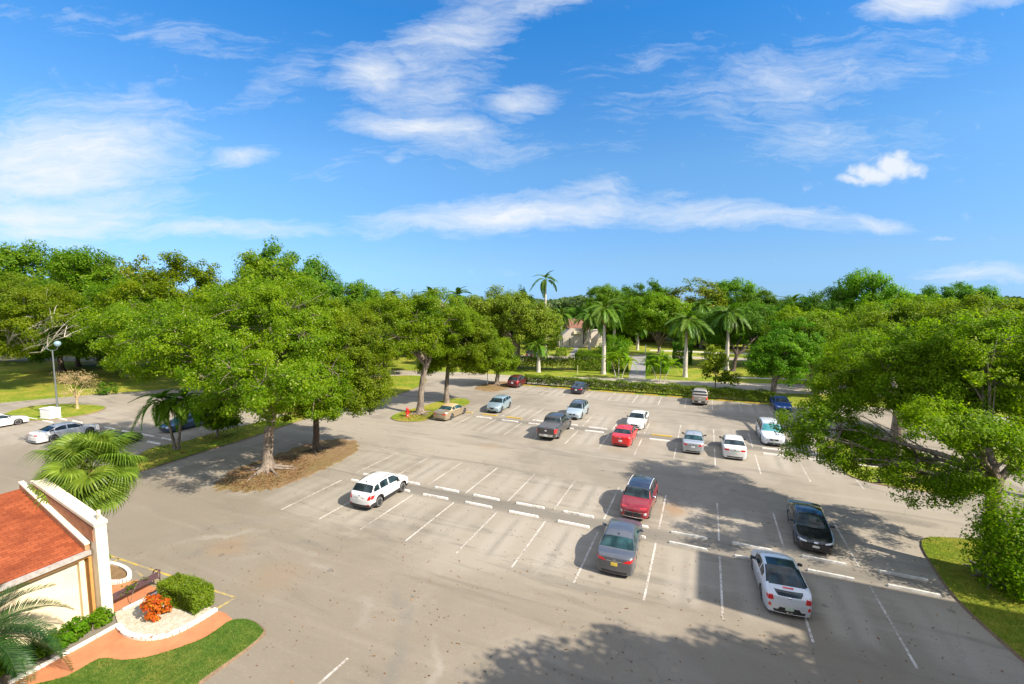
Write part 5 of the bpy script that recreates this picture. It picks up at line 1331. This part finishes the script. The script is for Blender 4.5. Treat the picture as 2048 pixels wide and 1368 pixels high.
tree('shade_tree', 'broad tree at the right end of the middle row behind the lime foliage', L(8.1, 12.5), [E(1790, 665, 90, 55, 47), E(1730, 700, 60, 45, 46), E(1870, 660, 80, 55, 46), E(1820, 720, 90, 50, 44)],
     5.0, .45, LEAF_OAK, BARK, 320, 440, .22, 1.3, 19, tg, (.3, .2), 6, bare=.16)
tree('shade_tree', 'tall tree at the right edge with pale bare limbs showing', L(11.6, 8.6), [E(1960, 650, 85, 50, 42), E(2040, 660, 80, 60, 41), E(1900, 690, 60, 50, 42), E(1990, 720, 90, 50, 40)],
     5.2, .45, LEAF_OAK, BARK, 280, 430, .21, 1.25, 20, tg, (0, 0), 6, bare=.22)
tree('shade_tree', 'tree leaning in from the left edge with long pale bare limbs', G(-75, 772), [E(30, 625, 105, 70, 66), E(-70, 620, 110, 75, 67), E(90, 650, 60, 45, 65), E(10, 690, 50, 22, 65)],
     4.0, .45, LEAF_OAK, BARKP, 280, 440, .26, 1.6, 21, tg, (1.5, 0), 5, bare=.10, limbs=[at(128, 645, 63), at(112, 690, 63), at(60, 655, 62), at(150, 668, 64)])
tree('young_tree', 'young twin stemmed tree on the grass strip left of the largest tree', G(434, 874), [E(425, 812, 36, 30, 43), E(450, 835, 26, 25, 43)], 1.4, .12, LEAF_OAK, BARK, 46, 150, .30, .85, 22, None, (.2, 0), 3)
tree('young_tree', 'thin young tree with sparse crown standing behind the low hedge', G(1430, 778), [E(1432, 742, 30, 26, 66.8), E(1430, 712, 18, 22, 67), E(1462, 760, 18, 12, 66)], 2.2, .10, LEAF_OLIVE, BARK, 44, 110, .36, 1.0, 23, None, (0, 0), 3)

# trees beyond the lot
bg = 'trees beyond the car park'
tree('ficus_tree', 'dark spreading ficus with two pale trunks left of the white house', G(1030, 735), [E(1040, 640, 62, 52, 88), E(1000, 620, 55, 38, 90), E(1085, 664, 36, 44, 87), E(965, 640, 40, 50, 89)], 4.5, .75, LEAF_OLIVE, BARK, 220, 380, .36, 1.9, 24, bg, (.4, 0), 6, bare=.08)
tree('shade_tree', 'tree on the lane lawn with a short black trunk', G(702, 762), [E(705, 665, 80, 55, 72), E(650, 650, 60, 50, 73), E(760, 640, 60, 45, 73)], 4.4, .5, LEAF_OAK, BARKD, 190, 340, .33, 1.6, 25, bg, (.2, 0), 5)
tree('multi_stem_tree', 'bright tree with several splayed pale stems beyond the tall hedge', G(1318, 706), [E(1300, 630, 48, 40, 108), E(1345, 640, 42, 40, 107), E(1275, 645, 30, 30, 108)], 1.8, .42, LEAF_OAK, BARK, 150, 320, .40, 1.9, 26, bg, (0, 0), 8, fork_spread=.9, limb_k=.9)
tree('shade_tree', 'dark crooked tree on the grass to the right of the royal palms', G(1466, 742), [E(1490, 660, 70, 52, 90), E(1540, 660, 45, 40, 92), E(1440, 660, 35, 35, 94)], 3.2, .36, LEAF_DARK, BARKD, 180, 320, .38, 1.8, 27, bg, (.6, 0), 6)
P_ = []
def proto(name, label, leaf, bark, lobes, seed, nclump=150, nleaf=150, ls=.62, cr=2.0, fork=5.0, tr=.5, base=(0, 0, 0), bare=.05):
    return tree(name, label, base, [(Vector((x, y, z))+Vector(base), rx, ry, rz) for x, y, z, rx, ry, rz in lobes], fork, tr, leaf, bark, nclump, nleaf, ls, cr, seed, bg, (0, 0), 6, bare=bare)
def gp(px, Y): p = at(px, 600, Y); return Vector((p.x, p.y, 0))
# (proto lobes are about 18 m tall, 16 m wide; copies are scaled)
T1 = proto('ficus_tree', 'tall dark ficus whose crown tops the left tree mass', LEAF_DARK, BARKD, [(0, 0, 12, 8, 8, 6.5), (-5, 2, 9, 6, 6, 5), (5, -2, 10, 6, 6, 5), (1, -3, 7, 8, 6, 5)], 41, 230, 300, .46, 2.0, base=gp(575, 86))
T2 = proto('broadleaf_tree', 'bright green tree at the far left horizon', LEAF_MID, BARK, [(0, 0, 12, 8, 8, 6), (-5, -2, 9.5, 6, 6, 5), (5, 1, 11, 5.5, 6, 5), (0, -4, 6.5, 9, 6, 5)], 42, 230, 300, .46, 2.0, base=gp(60, 98))
T3 = proto('shade_tree', 'yellow green tree behind the largest shade tree', LEAF_OAK, BARK, [(0, 0, 12, 7, 7, 6), (-5, 2, 10, 6, 6, 4.5), (4, -2, 9, 6.5, 6, 5), (0, -3, 6, 8, 6, 4.5)], 43, 230, 320, .40, 1.8, base=gp(520, 60), bare=.1)
T4 = proto('thin_tree', 'thin olive tree with bare twigs between the left trees', LEAF_OLIVE, BARK, [(0, 0, 12.5, 6, 6, 5.5), (-3, 1, 9.5, 5, 5, 4.5), (4, 0, 10, 5, 5, 4)], 44, 130, 90, .55, 1.7, base=gp(275, 92), bare=.35)
T5 = proto('umbrella_tree', 'flat topped dark tree behind the right hand trees', LEAF_DARK, BARKD, [(0, 0, 14, 10, 9, 3.5), (-7, 0, 12.5, 6, 6, 2.8), (7, 0, 13, 5, 6, 2.6), (0, -2, 9, 8, 6, 4)], 45, 200, 300, .46, 1.9, base=gp(1905, 108))
def place(T, label, px, Y, top_py, wpx=None, rz=0.0):
    """copy a tree so that its top reaches the wanted height and its crown the wanted width"""
    c = copy_tree(T); p = gp(px, Y); c.location = p; c['label'] = label
    hT = {T1: 18.6, T2: 18.2, T3: 18.2, T4: 18.2, T5: 17.6}[T]; wT = {T1: 22., T2: 22., T3: 21., T4: 16., T5: 25.}[T]
    h = at(px, top_py, Y).z; sz = h/hT; sx = (wpx*Y/FPX)/wT if wpx else sz
    c.scale = (sx, sx, sz); c.rotation_euler = (0, 0, rz); return c
def fit(T, px, Y, top_py, wpx):
    c = T; hT = {T1: 18.6, T2: 18.2, T3: 18.2, T4: 18.2, T5: 17.6}[T]; wT = {T1: 22., T2: 22., T3: 21., T4: 16., T5: 25.}[T]
    s = (wpx*Y/FPX)/wT; c.scale = (s, s, at(px, top_py, Y).z/hT)
fit(T1, 575, 86, 488, 230); fit(T2, 60, 98, 490, 230); fit(T3, 520, 60, 512, 330); fit(T4, 275, 92, 512, 150); fit(T5, 1905, 108, 572, 190)
for a in [
 (T2, 'green tree left of the thin olive tree', 190, 92, 503, 220, 2.0), (T1, 'dark tree under the left horizon trees, above the bare limbs', 110, 84, 560, 220, 1.0),
 (T3, 'yellow green tree between the thin tree and the tall ficus', 380, 72, 515, 260, 1.3), (T2, 'green tree filling the gap above the lamp post', 250, 78, 560, 240, 4.0),
 (T2, 'green tree cut by the left edge of the frame behind the lawn', -80, 92, 500, 260, 3.0), (T1, 'dark ficus with a massive trunk on the lawn left of the lamp post', 145, 90, 600, 170, 5.0),
 (T2, 'green tree on the right slope of the tall ficus', 720, 96, 566, 190, .7), (T3, 'lower tree right of the dark trunked shade tree', 765, 82, 602, 200, 2.4),
 (T1, 'dark tree below the three palm tops', 830, 112, 592, 190, 3.3), (T2, 'far green tree between the palm tops and the dark ficus', 935, 120, 600, 170, 4.4),
 (T1, 'dark tree top standing above the spreading ficus', 1035, 116, 577, 110, 1.9), (T3, 'yellow green tree lowest behind the red hydrant', 660, 78, 610, 160, 5.2),
 (T2, 'green tree crown furthest left of the right hand skyline', 1215, 150, 572, 130, .4), (T1, 'dark tree crown in the middle of the right hand skyline', 1290, 162, 562, 150, 2.2),
 (T4, 'rounded grey olive crown on the right hand skyline', 1385, 150, 558, 150, 3.1), (T2, 'green crown right of the grey olive crown', 1465, 152, 560, 140, 5.0),
 (T1, 'dark crown behind the right royal palm', 1520, 140, 580, 150, .9), (T1, 'dark tree filling the shade behind the multi stem tree', 1260, 140, 600, 170, 4.1),
 (T1, 'dark tree in the shade between the two royal palms on the right', 1400, 130, 615, 190, 5.5), (T1, 'dark low tree under the skyline behind the road palms', 1180, 150, 610, 120, 1.2),
 (T2, 'tall green tree with a plume above the right hand trees', 1735, 84, 545, 170, 1.0), (T1, 'dark green tree left of the plumed tree', 1655, 88, 572, 180, 2.8),
 (T3, 'yellow green tree below the plumed tree', 1720, 70, 610, 230, 3.9), (T3, 'olive tree under the flat topped tree', 1850, 76, 596, 200, 5.1),
 (T3, 'yellow green tree at the right edge below the distant wood', 2020, 66, 622, 220, .2), (T2, 'green tree between the plumed tree and the flat topped tree', 1815, 100, 590, 120, 2.1),
 (T4, 'thin tree with grey bare branches below the flat topped tree', 1890, 62, 620, 130, 1.4), (T1, 'dark tree low behind the leaning tree', 1590, 110, 618, 130, 2.0),
 (T2, 'green tree behind the white house roof', 1150, 165, 618, 130, 2.7), (T3, 'shrubby tree by the driveway cars', 985, 105, 660, 120, 1.1),

 (T2, 'low green tree at the far left above the lawn street', -30, 116, 620, 200, 2.2), (T1, 'low dark tree behind the lamp post at the far street', 90, 122, 628, 190, .6), (T2, 'low green tree at the far street right of the lamp post', 215, 118, 626, 190, 3.6),
 (T3, 'low yellow green tree at the far street behind the largest tree', 340, 112, 620, 190, 1.7), (T1, 'low dark tree at the far street behind the thin olive tree', 450, 118, 610, 190, 4.9), (T2, 'low green tree at the far street behind the black trunk', 590, 122, 616, 180, 5.7),
 (T2, 'green tree filling the street end left of the dark ficus', 890, 106, 640, 150, 2.9), (T1, 'dark tree behind the driveway cars', 1065, 140, 640, 130, 3.7),
 (T2, 'green tree in the shade right of the white house', 1222, 146, 640, 110, 1.6), (T2, 'green tree behind the short royal palm', 1330, 150, 634, 130, 5.1), (T2, 'green tree low behind the dark crooked tree', 1450, 126, 648, 130, 2.3), (T1, 'dark tree low on the right behind the leaning tree', 1680, 120, 640, 150, 4.4),
]: place(*a)
# trees beside the building that only throw their shade into the lot
tree('shade_tree', 'tall tree by the apartment block, there only to throw shade across the near lane', L(7.9, -15.2), [(L(8.3, -17.9, 12.2), 3.0, 2.0, 2.0), (L(9.3, -16.1, 12.2), 2.2, 1.5, 1.6), (L(6.5, -19.1, 11.4), 1.5, 1.0, 1.2), (L(9.4, -18.6, 13), 3.4, 2.6, 2.0)], 9, .4, LEAF_OAK, BARK, 110, 200, .34, 1.2, 51, tg, (0, 0), 4)

# ------------------------------------------------------------------ palms
def fm(*a, leaf=LEAF_PALM, **k):
    me = frond_mesh(*a, **k); me.materials.append(leaf); return me
FR = [fm('frond', 3.9, d, 46, .16, 1.05, seed=s, up=u, hang=.5) for s, d, u in ((1, .95, .45), (2, 1.15, .35), (3, .75, .5))]
FRD = fm('dry_frond', 3.2, 1.2, 30, .09, .7, seed=9, hang=.7, leaf=LEAF_DRY)
def royal(label, px, py, top_py, scale=1.0, Y=None, nf=24, **k):
    b = G(px, py) if Y is None else gp(px, Y); h = at(px, top_py, b.y).z
    return palm('royal_palm', label, b, h-1.7, .34, .22, FR, nf, None, shaft=1.7, group='royal palms', seed=int(px), scale=scale*.86, drymesh=FRD, bulge=.06, tilt=(-.75, 1.25), **k)
royal('royal palm with a tall white trunk left of the arecas, before the tall hedge', 1207, 748, 618, 1.15, ndry=1)
royal('royal palm standing alone at the road edge right of the path', 1370, 754, 642, 1.15, ndry=1)
royal('royal palm behind the sparse young tree', 1453, 740, 628, 1.3)
royal('royal palm trunk rising out of the low ficus, before the driveway', 1077, 744, 690, .8)
royal('thin royal palm on the lawn before the white house', 1179, 702, 632, 1.3, ndry=2)
royal('royal palm with yellow fronds right of the white house', 1228, 698, 622, 1.35, ndry=3)
royal('short royal palm beside the slim white post', 1275, 700, 650, 1.1)
royal('royal palm with drooping yellow fronds left of the white house', 1122, 700, 628, 1.1, ndry=3)
royal('lone tall royal palm rising above the skyline', 1091, 0, 558, 1.15, Y=112, nf=10)
royal('left of the three palm tops over the left trees', 785, 0, 592, 1.0, Y=118)
royal('middle of the three palm tops over the left trees', 862, 0, 590, 1.2, Y=116)
royal('right of the three palm tops over the left trees', 915, 0, 592, 1.2, Y=112)
royal('far palm left of the plumed tree', 1585, 0, 606, 1.3, Y=120)
royal('far palm half hidden right of the sparse young tree', 1545, 0, 626, 1.2, Y=104)
royal('far palm half hidden between two royal palms', 1405, 0, 612, 1.2, Y=126)

# slim palms on the grass strip
FC = [fm('frond', 2.3, d, 36, .13, .62, seed=s, up=u, hang=.4, leaf=LEAF_MID) for s, d, u in ((21, 1.2, .5), (22, 1.45, .4))]
b0 = G(350, 899, .09)
palm('slim_palm', 'slim palm leaning left on the grass strip before the steel blue saloon', b0, at(330, 815, b0.y).z, .13, .085, FC, 15, None, bark=BARK, seed=3, lean=(-.75, 0), scale=1.0, tilt=(-.6, 1.3), shaft=.45, group='slim palms')
palm('slim_palm', 'slim palm leaning right on the grass strip before the steel blue saloon', b0+Vector((.22, .1, 0)), at(368, 812, b0.y).z, .12, .08, FC, 15, None, bark=BARK, seed=4, lean=(.65, .2), scale=1.0, tilt=(-.6, 1.3), shaft=.45, group='slim palms')

# arecas by the road
FA = [fm('frond', 2.0, d, 26, .10, .6, seed=s, up=u, hang=.4, leaf=LEAF_LIME) for s, d, u in ((31, .9, .6), (32, 1.3, .5))]
for px, py, tops, lab in ((1237, 757, ((1222, 722), (1238, 716), (1256, 726)), 'cluster of thin areca palms left of the path'), (1320, 764, ((1302, 730), (1322, 722), (1342, 732)), 'cluster of thin areca palms right of the path')):
    b = G(px, py); root = empty('areca_palm', b); tag(root, lab, 'palm', 'areca clusters')
    for q, (tx, ty) in enumerate(tops):
        tpv = at(tx, ty, b.y)-b; tpv.y += random.uniform(-.5, .5); mb = MB(); mb.tube(bez(Vector((tpv.x*.35, tpv.y*.4, 0)), tpv*.5, tpv, 6), [.08, .07, .07, .06, .06, .055, .05], 7); mb.build('trunk', BARKP, root)
        for z in range(9):
            f = link('frond', FA[z % 2], None, root); f.location = tpv; f.rotation_euler = (random.uniform(-.3, .3), -(1.25-1.5*(z/8)), 2.4*z+q); f.scale = (1.05,)*3

# fan palm beside the gable wall
def fan_mesh(seed):
    rng = random.Random(seed); mb = MB(); pl_ = 1.25
    pts = [Vector((pl_*t, 0, .18*pl_*math.sin(t*1.8))) for t in (k/6 for k in range(7))]; mb.tube(pts, [.02-.0015*k for k in range(7)], 5, cap=False)
    o = pts[-1]; V, Fc = [], []
    nb = 46; span = R(292)
    for k in range(nb):
        a = -span/2+span*k/(nb-1); ln = (1.15+.12*math.cos(a))*rng.uniform(.92, 1.05); w = ln*math.sin(span/nb/2)*1.02
        u = Vector((math.cos(a), math.sin(a), 0)); n_ = Vector((-u.y, u.x, 0)); b = len(V)
        cup = .22*abs(math.sin(a))
        for t, ww, z in ((.06, .12, 0), (.5, .58, .0+cup*.3), (.72, .42, -.07+cup*.25), (.88, .15, -.24), (1.0, .02, -.46-rng.uniform(0, .25))):
            p = o+u*ln*(t if t < .8 else t-.1*(t-.7)*2)+Vector((0, 0, z*ln)); fold = Vector((0, 0, .03*(1-t)*(1 if k % 2 else -1)))
            V += [p-n_*w*ww*1.05-fold, p+n_*w*ww*1.05+fold]
        for q in range(4): Fc.append((b+2*q, b+2*q+1, b+2*q+3, b+2*q+2))
    mb.add(V, Fc, 0); me = bpy.data.meshes.new('frond'); me.from_pydata(mb.V, [], mb.F); me.update(); me.materials.append(LEAF_FAN); return me
FF = [fan_mesh(s) for s in (1, 2, 3)]
pb = L(-4.75, -19.98, .05)
fp = palm('fan_palm', 'shaggy fan palm with drooping leaf tips behind the gable wall', pb, 5.0, .17, .14, FF, 36, None, bark=BARKR, seed=8, tilt=(-1.05, 1.45), lean=(-.25, .1), scale=.98, roll=.9)

# dark feather palm at the lower left corner
FD = [fm('frond', 2.6, d, 60, .038, .60, seed=s, up=u, hang=.10, vee=.45, curl=.55, leaf=LEAF_CYCAD) for s, d, u in ((41, .8, .5), (42, 1.1, .45), (43, .95, .55))]
palm('feather_palm', 'dark blue green feather palm in the lower left corner', Vector((-17.6, 13.9, 0)), 1.9, .2, .17, FD, 26, None, bark=BARKD, seed=12, tilt=(-.55, 1.2), scale=1.0, drymesh=FD[0])

# ------------------------------------------------------------------ hedges and bushes
hedge('low_hedge', 'long low clipped hedge with bare stems along the far edge of the car park', [L(-4.55, 33.95), L(6.35, 34.0), L(6.35, 35.1), L(-4.55, 35.0)], 1.35, LEAF_HEDGE, BARK, 61, .19, 210, stems=44, uneven=.22, low=.25)
hedge('tall_hedge', 'tall dense hedge left of the concrete path, before the white house', [G(1150, 741.5), G(1256, 744.5), G(1256, 740), G(1150, 737)], 2.9, LEAF_MID, BARK, 62, .26, 120, uneven=.15)
hedge('tall_hedge', 'thinner lower hedge continuing left of the tall dense hedge', [G(985, 738), G(1148, 741.5), G(1148, 738.5), G(985, 735)], 2.1, LEAF_HEDGE, BARK, 63, .26, 70, stems=22, uneven=.3, low=.6)
hedge('tall_hedge', 'short piece of tall hedge right of the concrete path', [G(1292, 747), G(1335, 749), G(1335, 744.5), G(1292, 743)], 2.9, LEAF_MID, BARK, 64, .26, 120, uneven=.15)
hedge('boxed_bush', 'rounded dark boxed bush behind the lone royal palm', [G(1345, 729), G(1383, 731), G(1383, 726), G(1345, 724)], 4.2, LEAF_DARK, BARKD, 65, .28, 110, uneven=.25, cat='bush')
hedge('low_hedge', 'clipped low hedge along the street before the white house', [G(1155, 712.5), G(1206, 713.5), G(1206, 710.5), G(1155, 709.5)], 1.2, LEAF_HEDGE, BARK, 66, .3, 60, uneven=.2)
hedge('low_hedge', 'short low hedge left of the house path', [G(1112, 713.5), G(1133, 713.5), G(1133, 709), G(1112, 709)], 1.5, LEAF_HEDGE, BARK, 67, .3, 60, uneven=.2)
shrub('round_bush', 'tall round leafy bush behind the white palm trunk', G(1229, 717), 3.6, 3.0, 5.6, LEAF_MID, 6000, .36, 68, cat='bush')
hedge('clipped_hedge', 'square clipped green hedge at the end of the gravel bed', [L(-3.16, -20.35, 0), L(-2.40, -20.35, 0), L(-2.40, -19.48, 0), L(-3.16, -19.48, 0)], .84, LEAF_HEDGE, BARK, 69, .075, 2600, uneven=.14, z0=.05)
shrub('croton_plant', 'orange and red croton on the pale gravel bed', L(-2.88, -21.0, .06), .60, .50, .80, LEAF_CROTON, 1200, .17, 70, cat='plant', asp=.42)
for q in range(9):
    shrub('green_shrub', f'low glossy green shrub, {ORD[q]} from the gable wall along the side wall', L(-3.36+.02*(q % 2), -22.1-.36*q, .03), .42, .42, .62+.1*((q*7) % 3), LEAF_MID, 900, .12, 80+q, group='green shrubs along the side wall', stems=4)
shrub('planter_shrub', 'small bush in the planter behind the gable wall', L(-4.85, -19.9, .05), .4, .4, .8, LEAF_MID, 500, .13, 95, stems=4)
# bare shrub on the lamp island, small bush on the lawn
tree('bare_shrub', 'leafless tan shrub tree on the lamp island', G(155, 817, .08), [E(152, 772, 40, 24, 54.5), E(150, 755, 34, 14, 54.5)], 1.3, .12, LEAF_BARE, make_bark('tan twigs', (.34, .24, .13), (.48, .36, .21)), 70, 26, .14, .8, 96, None, (0, 0), 6, 'shrub')
shrub('lawn_bush', 'small dark bush at the lawn edge above the lane', G(214, 789), 1.3, 1.0, 2.2, LEAF_DARK, 900, .25, 97, cat='bush')

# far wood along the horizon: one mass
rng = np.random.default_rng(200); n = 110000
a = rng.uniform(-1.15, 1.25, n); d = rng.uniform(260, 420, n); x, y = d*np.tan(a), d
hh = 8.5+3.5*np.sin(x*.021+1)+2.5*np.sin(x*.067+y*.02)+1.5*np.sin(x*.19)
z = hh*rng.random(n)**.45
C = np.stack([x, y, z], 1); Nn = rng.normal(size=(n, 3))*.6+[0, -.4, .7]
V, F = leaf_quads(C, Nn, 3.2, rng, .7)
tag(link('woods', mesh_np('woods', V, F), make_leaf('haze-greyed wood foliage', ((.030, .062, .018), (.058, .095, .028), (.095, .135, .045), (.13, .15, .07)), .35, .02)), 'distant dark wood along the horizon', 'woods', None, 'stuff')  # greyed greens paint the distance haze into the foliage colour

# ------------------------------------------------------------------ sky, sun, camera
w = bpy.data.worlds.new('World'); scene.world = w; w.use_nodes = True
t = NT(w.node_tree)
sky = t.n('ShaderNodeTexSky', sky_type='NISHITA'); sky.sun_disc = False
sky.sun_elevation = SUN_EL; sky.sun_rotation = math.atan2(math.cos(SUN_AZ), math.sin(SUN_AZ))
sky.altitude = 0; sky.air_density = 1.0; sky.dust_density = .25; sky.ozone_density = 3.0
dirv = t.n('ShaderNodeTexCoord').outputs['Generated']
dx, dy, dz = sep(t, dirv)
dyc = t.math('MAXIMUM', dy, .05)
cb = t.n('ShaderNodeCombineXYZ'); t.l(t.math('DIVIDE', dx, dyc), cb.inputs[0]); t.l(t.math('DIVIDE', dz, dyc), cb.inputs[1])
uv = cb.outputs[0]
wn = t.n('ShaderNodeTexNoise'); t.l(uv, wn.inputs['Vector']); wn.inputs['Scale'].default_value = 3.0; wn.inputs['Detail'].default_value = 6; wn.inputs['Roughness'].default_value = .6
ws = t.n('ShaderNodeVectorMath', operation='MULTIPLY_ADD'); t.l(wn.outputs['Color'], ws.inputs[0]); ws.inputs[1].default_value = (.20, .10, 0); ws.inputs[2].default_value = (-.10, -.05, 0)
uvw = t.n('ShaderNodeVectorMath', operation='ADD'); t.l(uv, uvw.inputs[0]); t.l(ws.outputs[0], uvw.inputs[1]); uvw = uvw.outputs[0]
def blob(px, py, rx, ry, rot, amp):
    d = ray(px, py); m = t.mapping(uvw, (d.x/d.y, d.z/d.y, 0), (0, 0, R(rot)), (rx/900, ry/900, 1), 'TEXTURE')
    ln = t.n('ShaderNodeVectorMath', operation='LENGTH'); t.l(m, ln.inputs[0])
    return t.ramp(ln.outputs['Value'], .0, 1.25, amp, 0)
BL = [(110, 320, 400, 150, 8, 1.0), (60, 425, 420, 80, 0, .95), (200, 250, 260, 60, 25, .6), (420, 455, 420, 32, 0, .75), (480, 312, 120, 32, 6, .75), (250, 390, 260, 90, -8, .6), (900, 70, 330, 90, 22, .75), (730, 150, 130, 85, 0, .95),
      (830, 262, 240, 40, -3, .95), (1040, 205, 120, 60, 10, .8), (870, 190, 240, 120, 20, .6), (1050, 15, 260, 60, 20, .6), (1050, 425, 460, 52, 4, .95), (1180, 385, 180, 45, 10, .6), (1420, 428, 460, 42, -2, .78), (1750, 440, 140, 26, -4, .7),
      (1830, 12, 160, 45, 5, .85), (2000, 0, 140, 30, 0, .6), (1600, 150, 560, 110, 8, .58), (1650, 285, 460, 80, -6, .5), (1970, 538, 230, 38, 0, .66), (1480, 210, 400, 50, -10, .45), (1300, 110, 300, 60, 10, .4), (950, 300, 300, 60, 0, .5), (1610, 178, 45, 18, 0, .7), (300, 60, 520, 70, -10, .42),
      (560, 160, 300, 80, 25, .42), (1250, 300, 400, 60, 15, .3), (700, 330, 260, 40, 10, .35), (1885, 466, 50, 10, 0, .55), (800, 320, 50, 25, 30, .5), (1150, 540, 500, 40, 0, .22), (1960, 190, 120, 25, 0, .4)]
M = None
for b in BL:
    f = blob(*b); M = f if M is None else t.math('MAXIMUM', M, f)
fib = t.mapping(uvw, (0, 0, 0), (0, 0, R(12)), (1.6, 8.5, 1))
streak = t.noise(fib, 2.0, 12, .66, 1.6); fine = t.noise(t.mapping(uvw, (2, 5, 0), (0, 0, R(-9)), (3, 15, 1)), 2.4, 12, .7, 1.2)
puff = t.noise(t.mapping(uvw, (3, 1, 0), (0, 0, 0), (5, 8, 1)), 1.3, 10, .62, .5)
dens = t.math('ADD', t.math('ADD', t.math('MULTIPLY', streak, .42), t.math('MULTIPLY', fine, .36)), t.math('MULTIPLY', puff, .22))
th = t.math('SUBTRACT', .72, t.math('MULTIPLY', M, .52))
cl_ = t.math('POWER', t.ramp(t.math('SUBTRACT', dens, th), -.07, .36, 0, 1, False), 1.1)
# one compact cumulus
uvw_keep = uvw; uvw = uv
lumps = t.noise(uv, 26, 7, .62, .3); lump2 = t.noise(uv, 9, 3, .5)
cum = None
for b in ((1792, 334, 66, 34, -8, 1.0), (1745, 349, 66, 24, -8, .95), (1705, 360, 46, 14, -12, .85), (1830, 340, 46, 24, 0, .9), (1800, 312, 34, 20, 0, .8)):
    f = blob(*b); cum = f if cum is None else t.math('MAXIMUM', cum, f)
cum = t.math('ADD', cum, t.math('ADD', t.math('MULTIPLY', t.math('SUBTRACT', lumps, .5), 1.3), t.math('MULTIPLY', t.math('SUBTRACT', lump2, .5), .7)))
cum = t.ramp(cum, .18, 1.0)
cl_ = t.math('MAXIMUM', t.math('MULTIPLY', cl_, .95), t.math('MULTIPLY', cum, .88))
front = t.ramp(dy, .05, .2)
cl_ = t.math('MULTIPLY', cl_, front)
hs_ = t.n('ShaderNodeHueSaturation'); t.l(sky.outputs[0], hs_.inputs['Color']); hs_.inputs['Saturation'].default_value = 1.0; hs_.inputs['Value'].default_value = 1.0; hs_.inputs['Hue'].default_value = .5
cr_ = t.n('ShaderNodeValToRGB'); t.l(dz, cr_.inputs[0]); el = cr_.color_ramp.elements
el[0].position = .0; el[0].color = (.225, .43, .90, 1); el[1].position = .75; el[1].color = (.6, .8, 1.0, 1)
for p_, c_ in ((.033, (.235, .395, .73)), (.084, (.303, .43, .62)), (.266, (.40, .62, .75)), (.5, (.165, .62, .935))):
    e_ = el.new(p_); e_.color = (*c_, 1)
tint = cr_.outputs[0]
skyc = t.mix(1.0, hs_.outputs[0], tint, 'MULTIPLY')
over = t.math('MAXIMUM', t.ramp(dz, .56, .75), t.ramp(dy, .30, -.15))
fill_bank = t.ramp(t.noise(dirv, 2.6, 7, .6, .5), .34, .60)
skyc = t.mix(t.math('MULTIPLY', over, fill_bank), skyc, (6.0, 6.2, 6.7))      # bright cloud banks added overhead and behind the viewpoint for neutral fill
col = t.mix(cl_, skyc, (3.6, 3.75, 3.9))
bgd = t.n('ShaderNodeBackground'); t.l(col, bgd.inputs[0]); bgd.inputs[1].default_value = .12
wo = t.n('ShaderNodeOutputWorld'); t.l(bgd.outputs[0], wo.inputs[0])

sl = bpy.data.lights.new('sun', 'SUN'); sl.energy = 5.0; sl.angle = R(.53); sl.color = (1.0, .90, .76)
so = bpy.data.objects.new('sun', sl); COL.objects.link(so)
sd = Vector((math.cos(SUN_EL)*math.cos(SUN_AZ), math.cos(SUN_EL)*math.sin(SUN_AZ), math.sin(SUN_EL)))
so.rotation_euler = sd.to_track_quat('Z', 'Y').to_euler(); so.location = sd*100

cd_ = bpy.data.cameras.new('camera'); cam = bpy.data.objects.new('camera', cd_); COL.objects.link(cam)
cam.location = (0, 0, CAM_H); cam.rotation_euler = (math.pi/2-PITCH, 0, 0)
cd_.sensor_width = 36.0; cd_.lens = 36.0*FPX/2048; cd_.clip_start = .1; cd_.clip_end = 6000
scene.camera = cam
scene.render.engine = 'CYCLES'
scene.view_settings.view_transform = 'Standard'; scene.view_settings.look = 'None'
scene.view_settings.exposure = 1.1; scene.view_settings.gamma = 1.0
scene.cycles.max_bounces = 6; scene.cycles.transparent_max_bounces = 4
scene.cycles.use_denoising = True
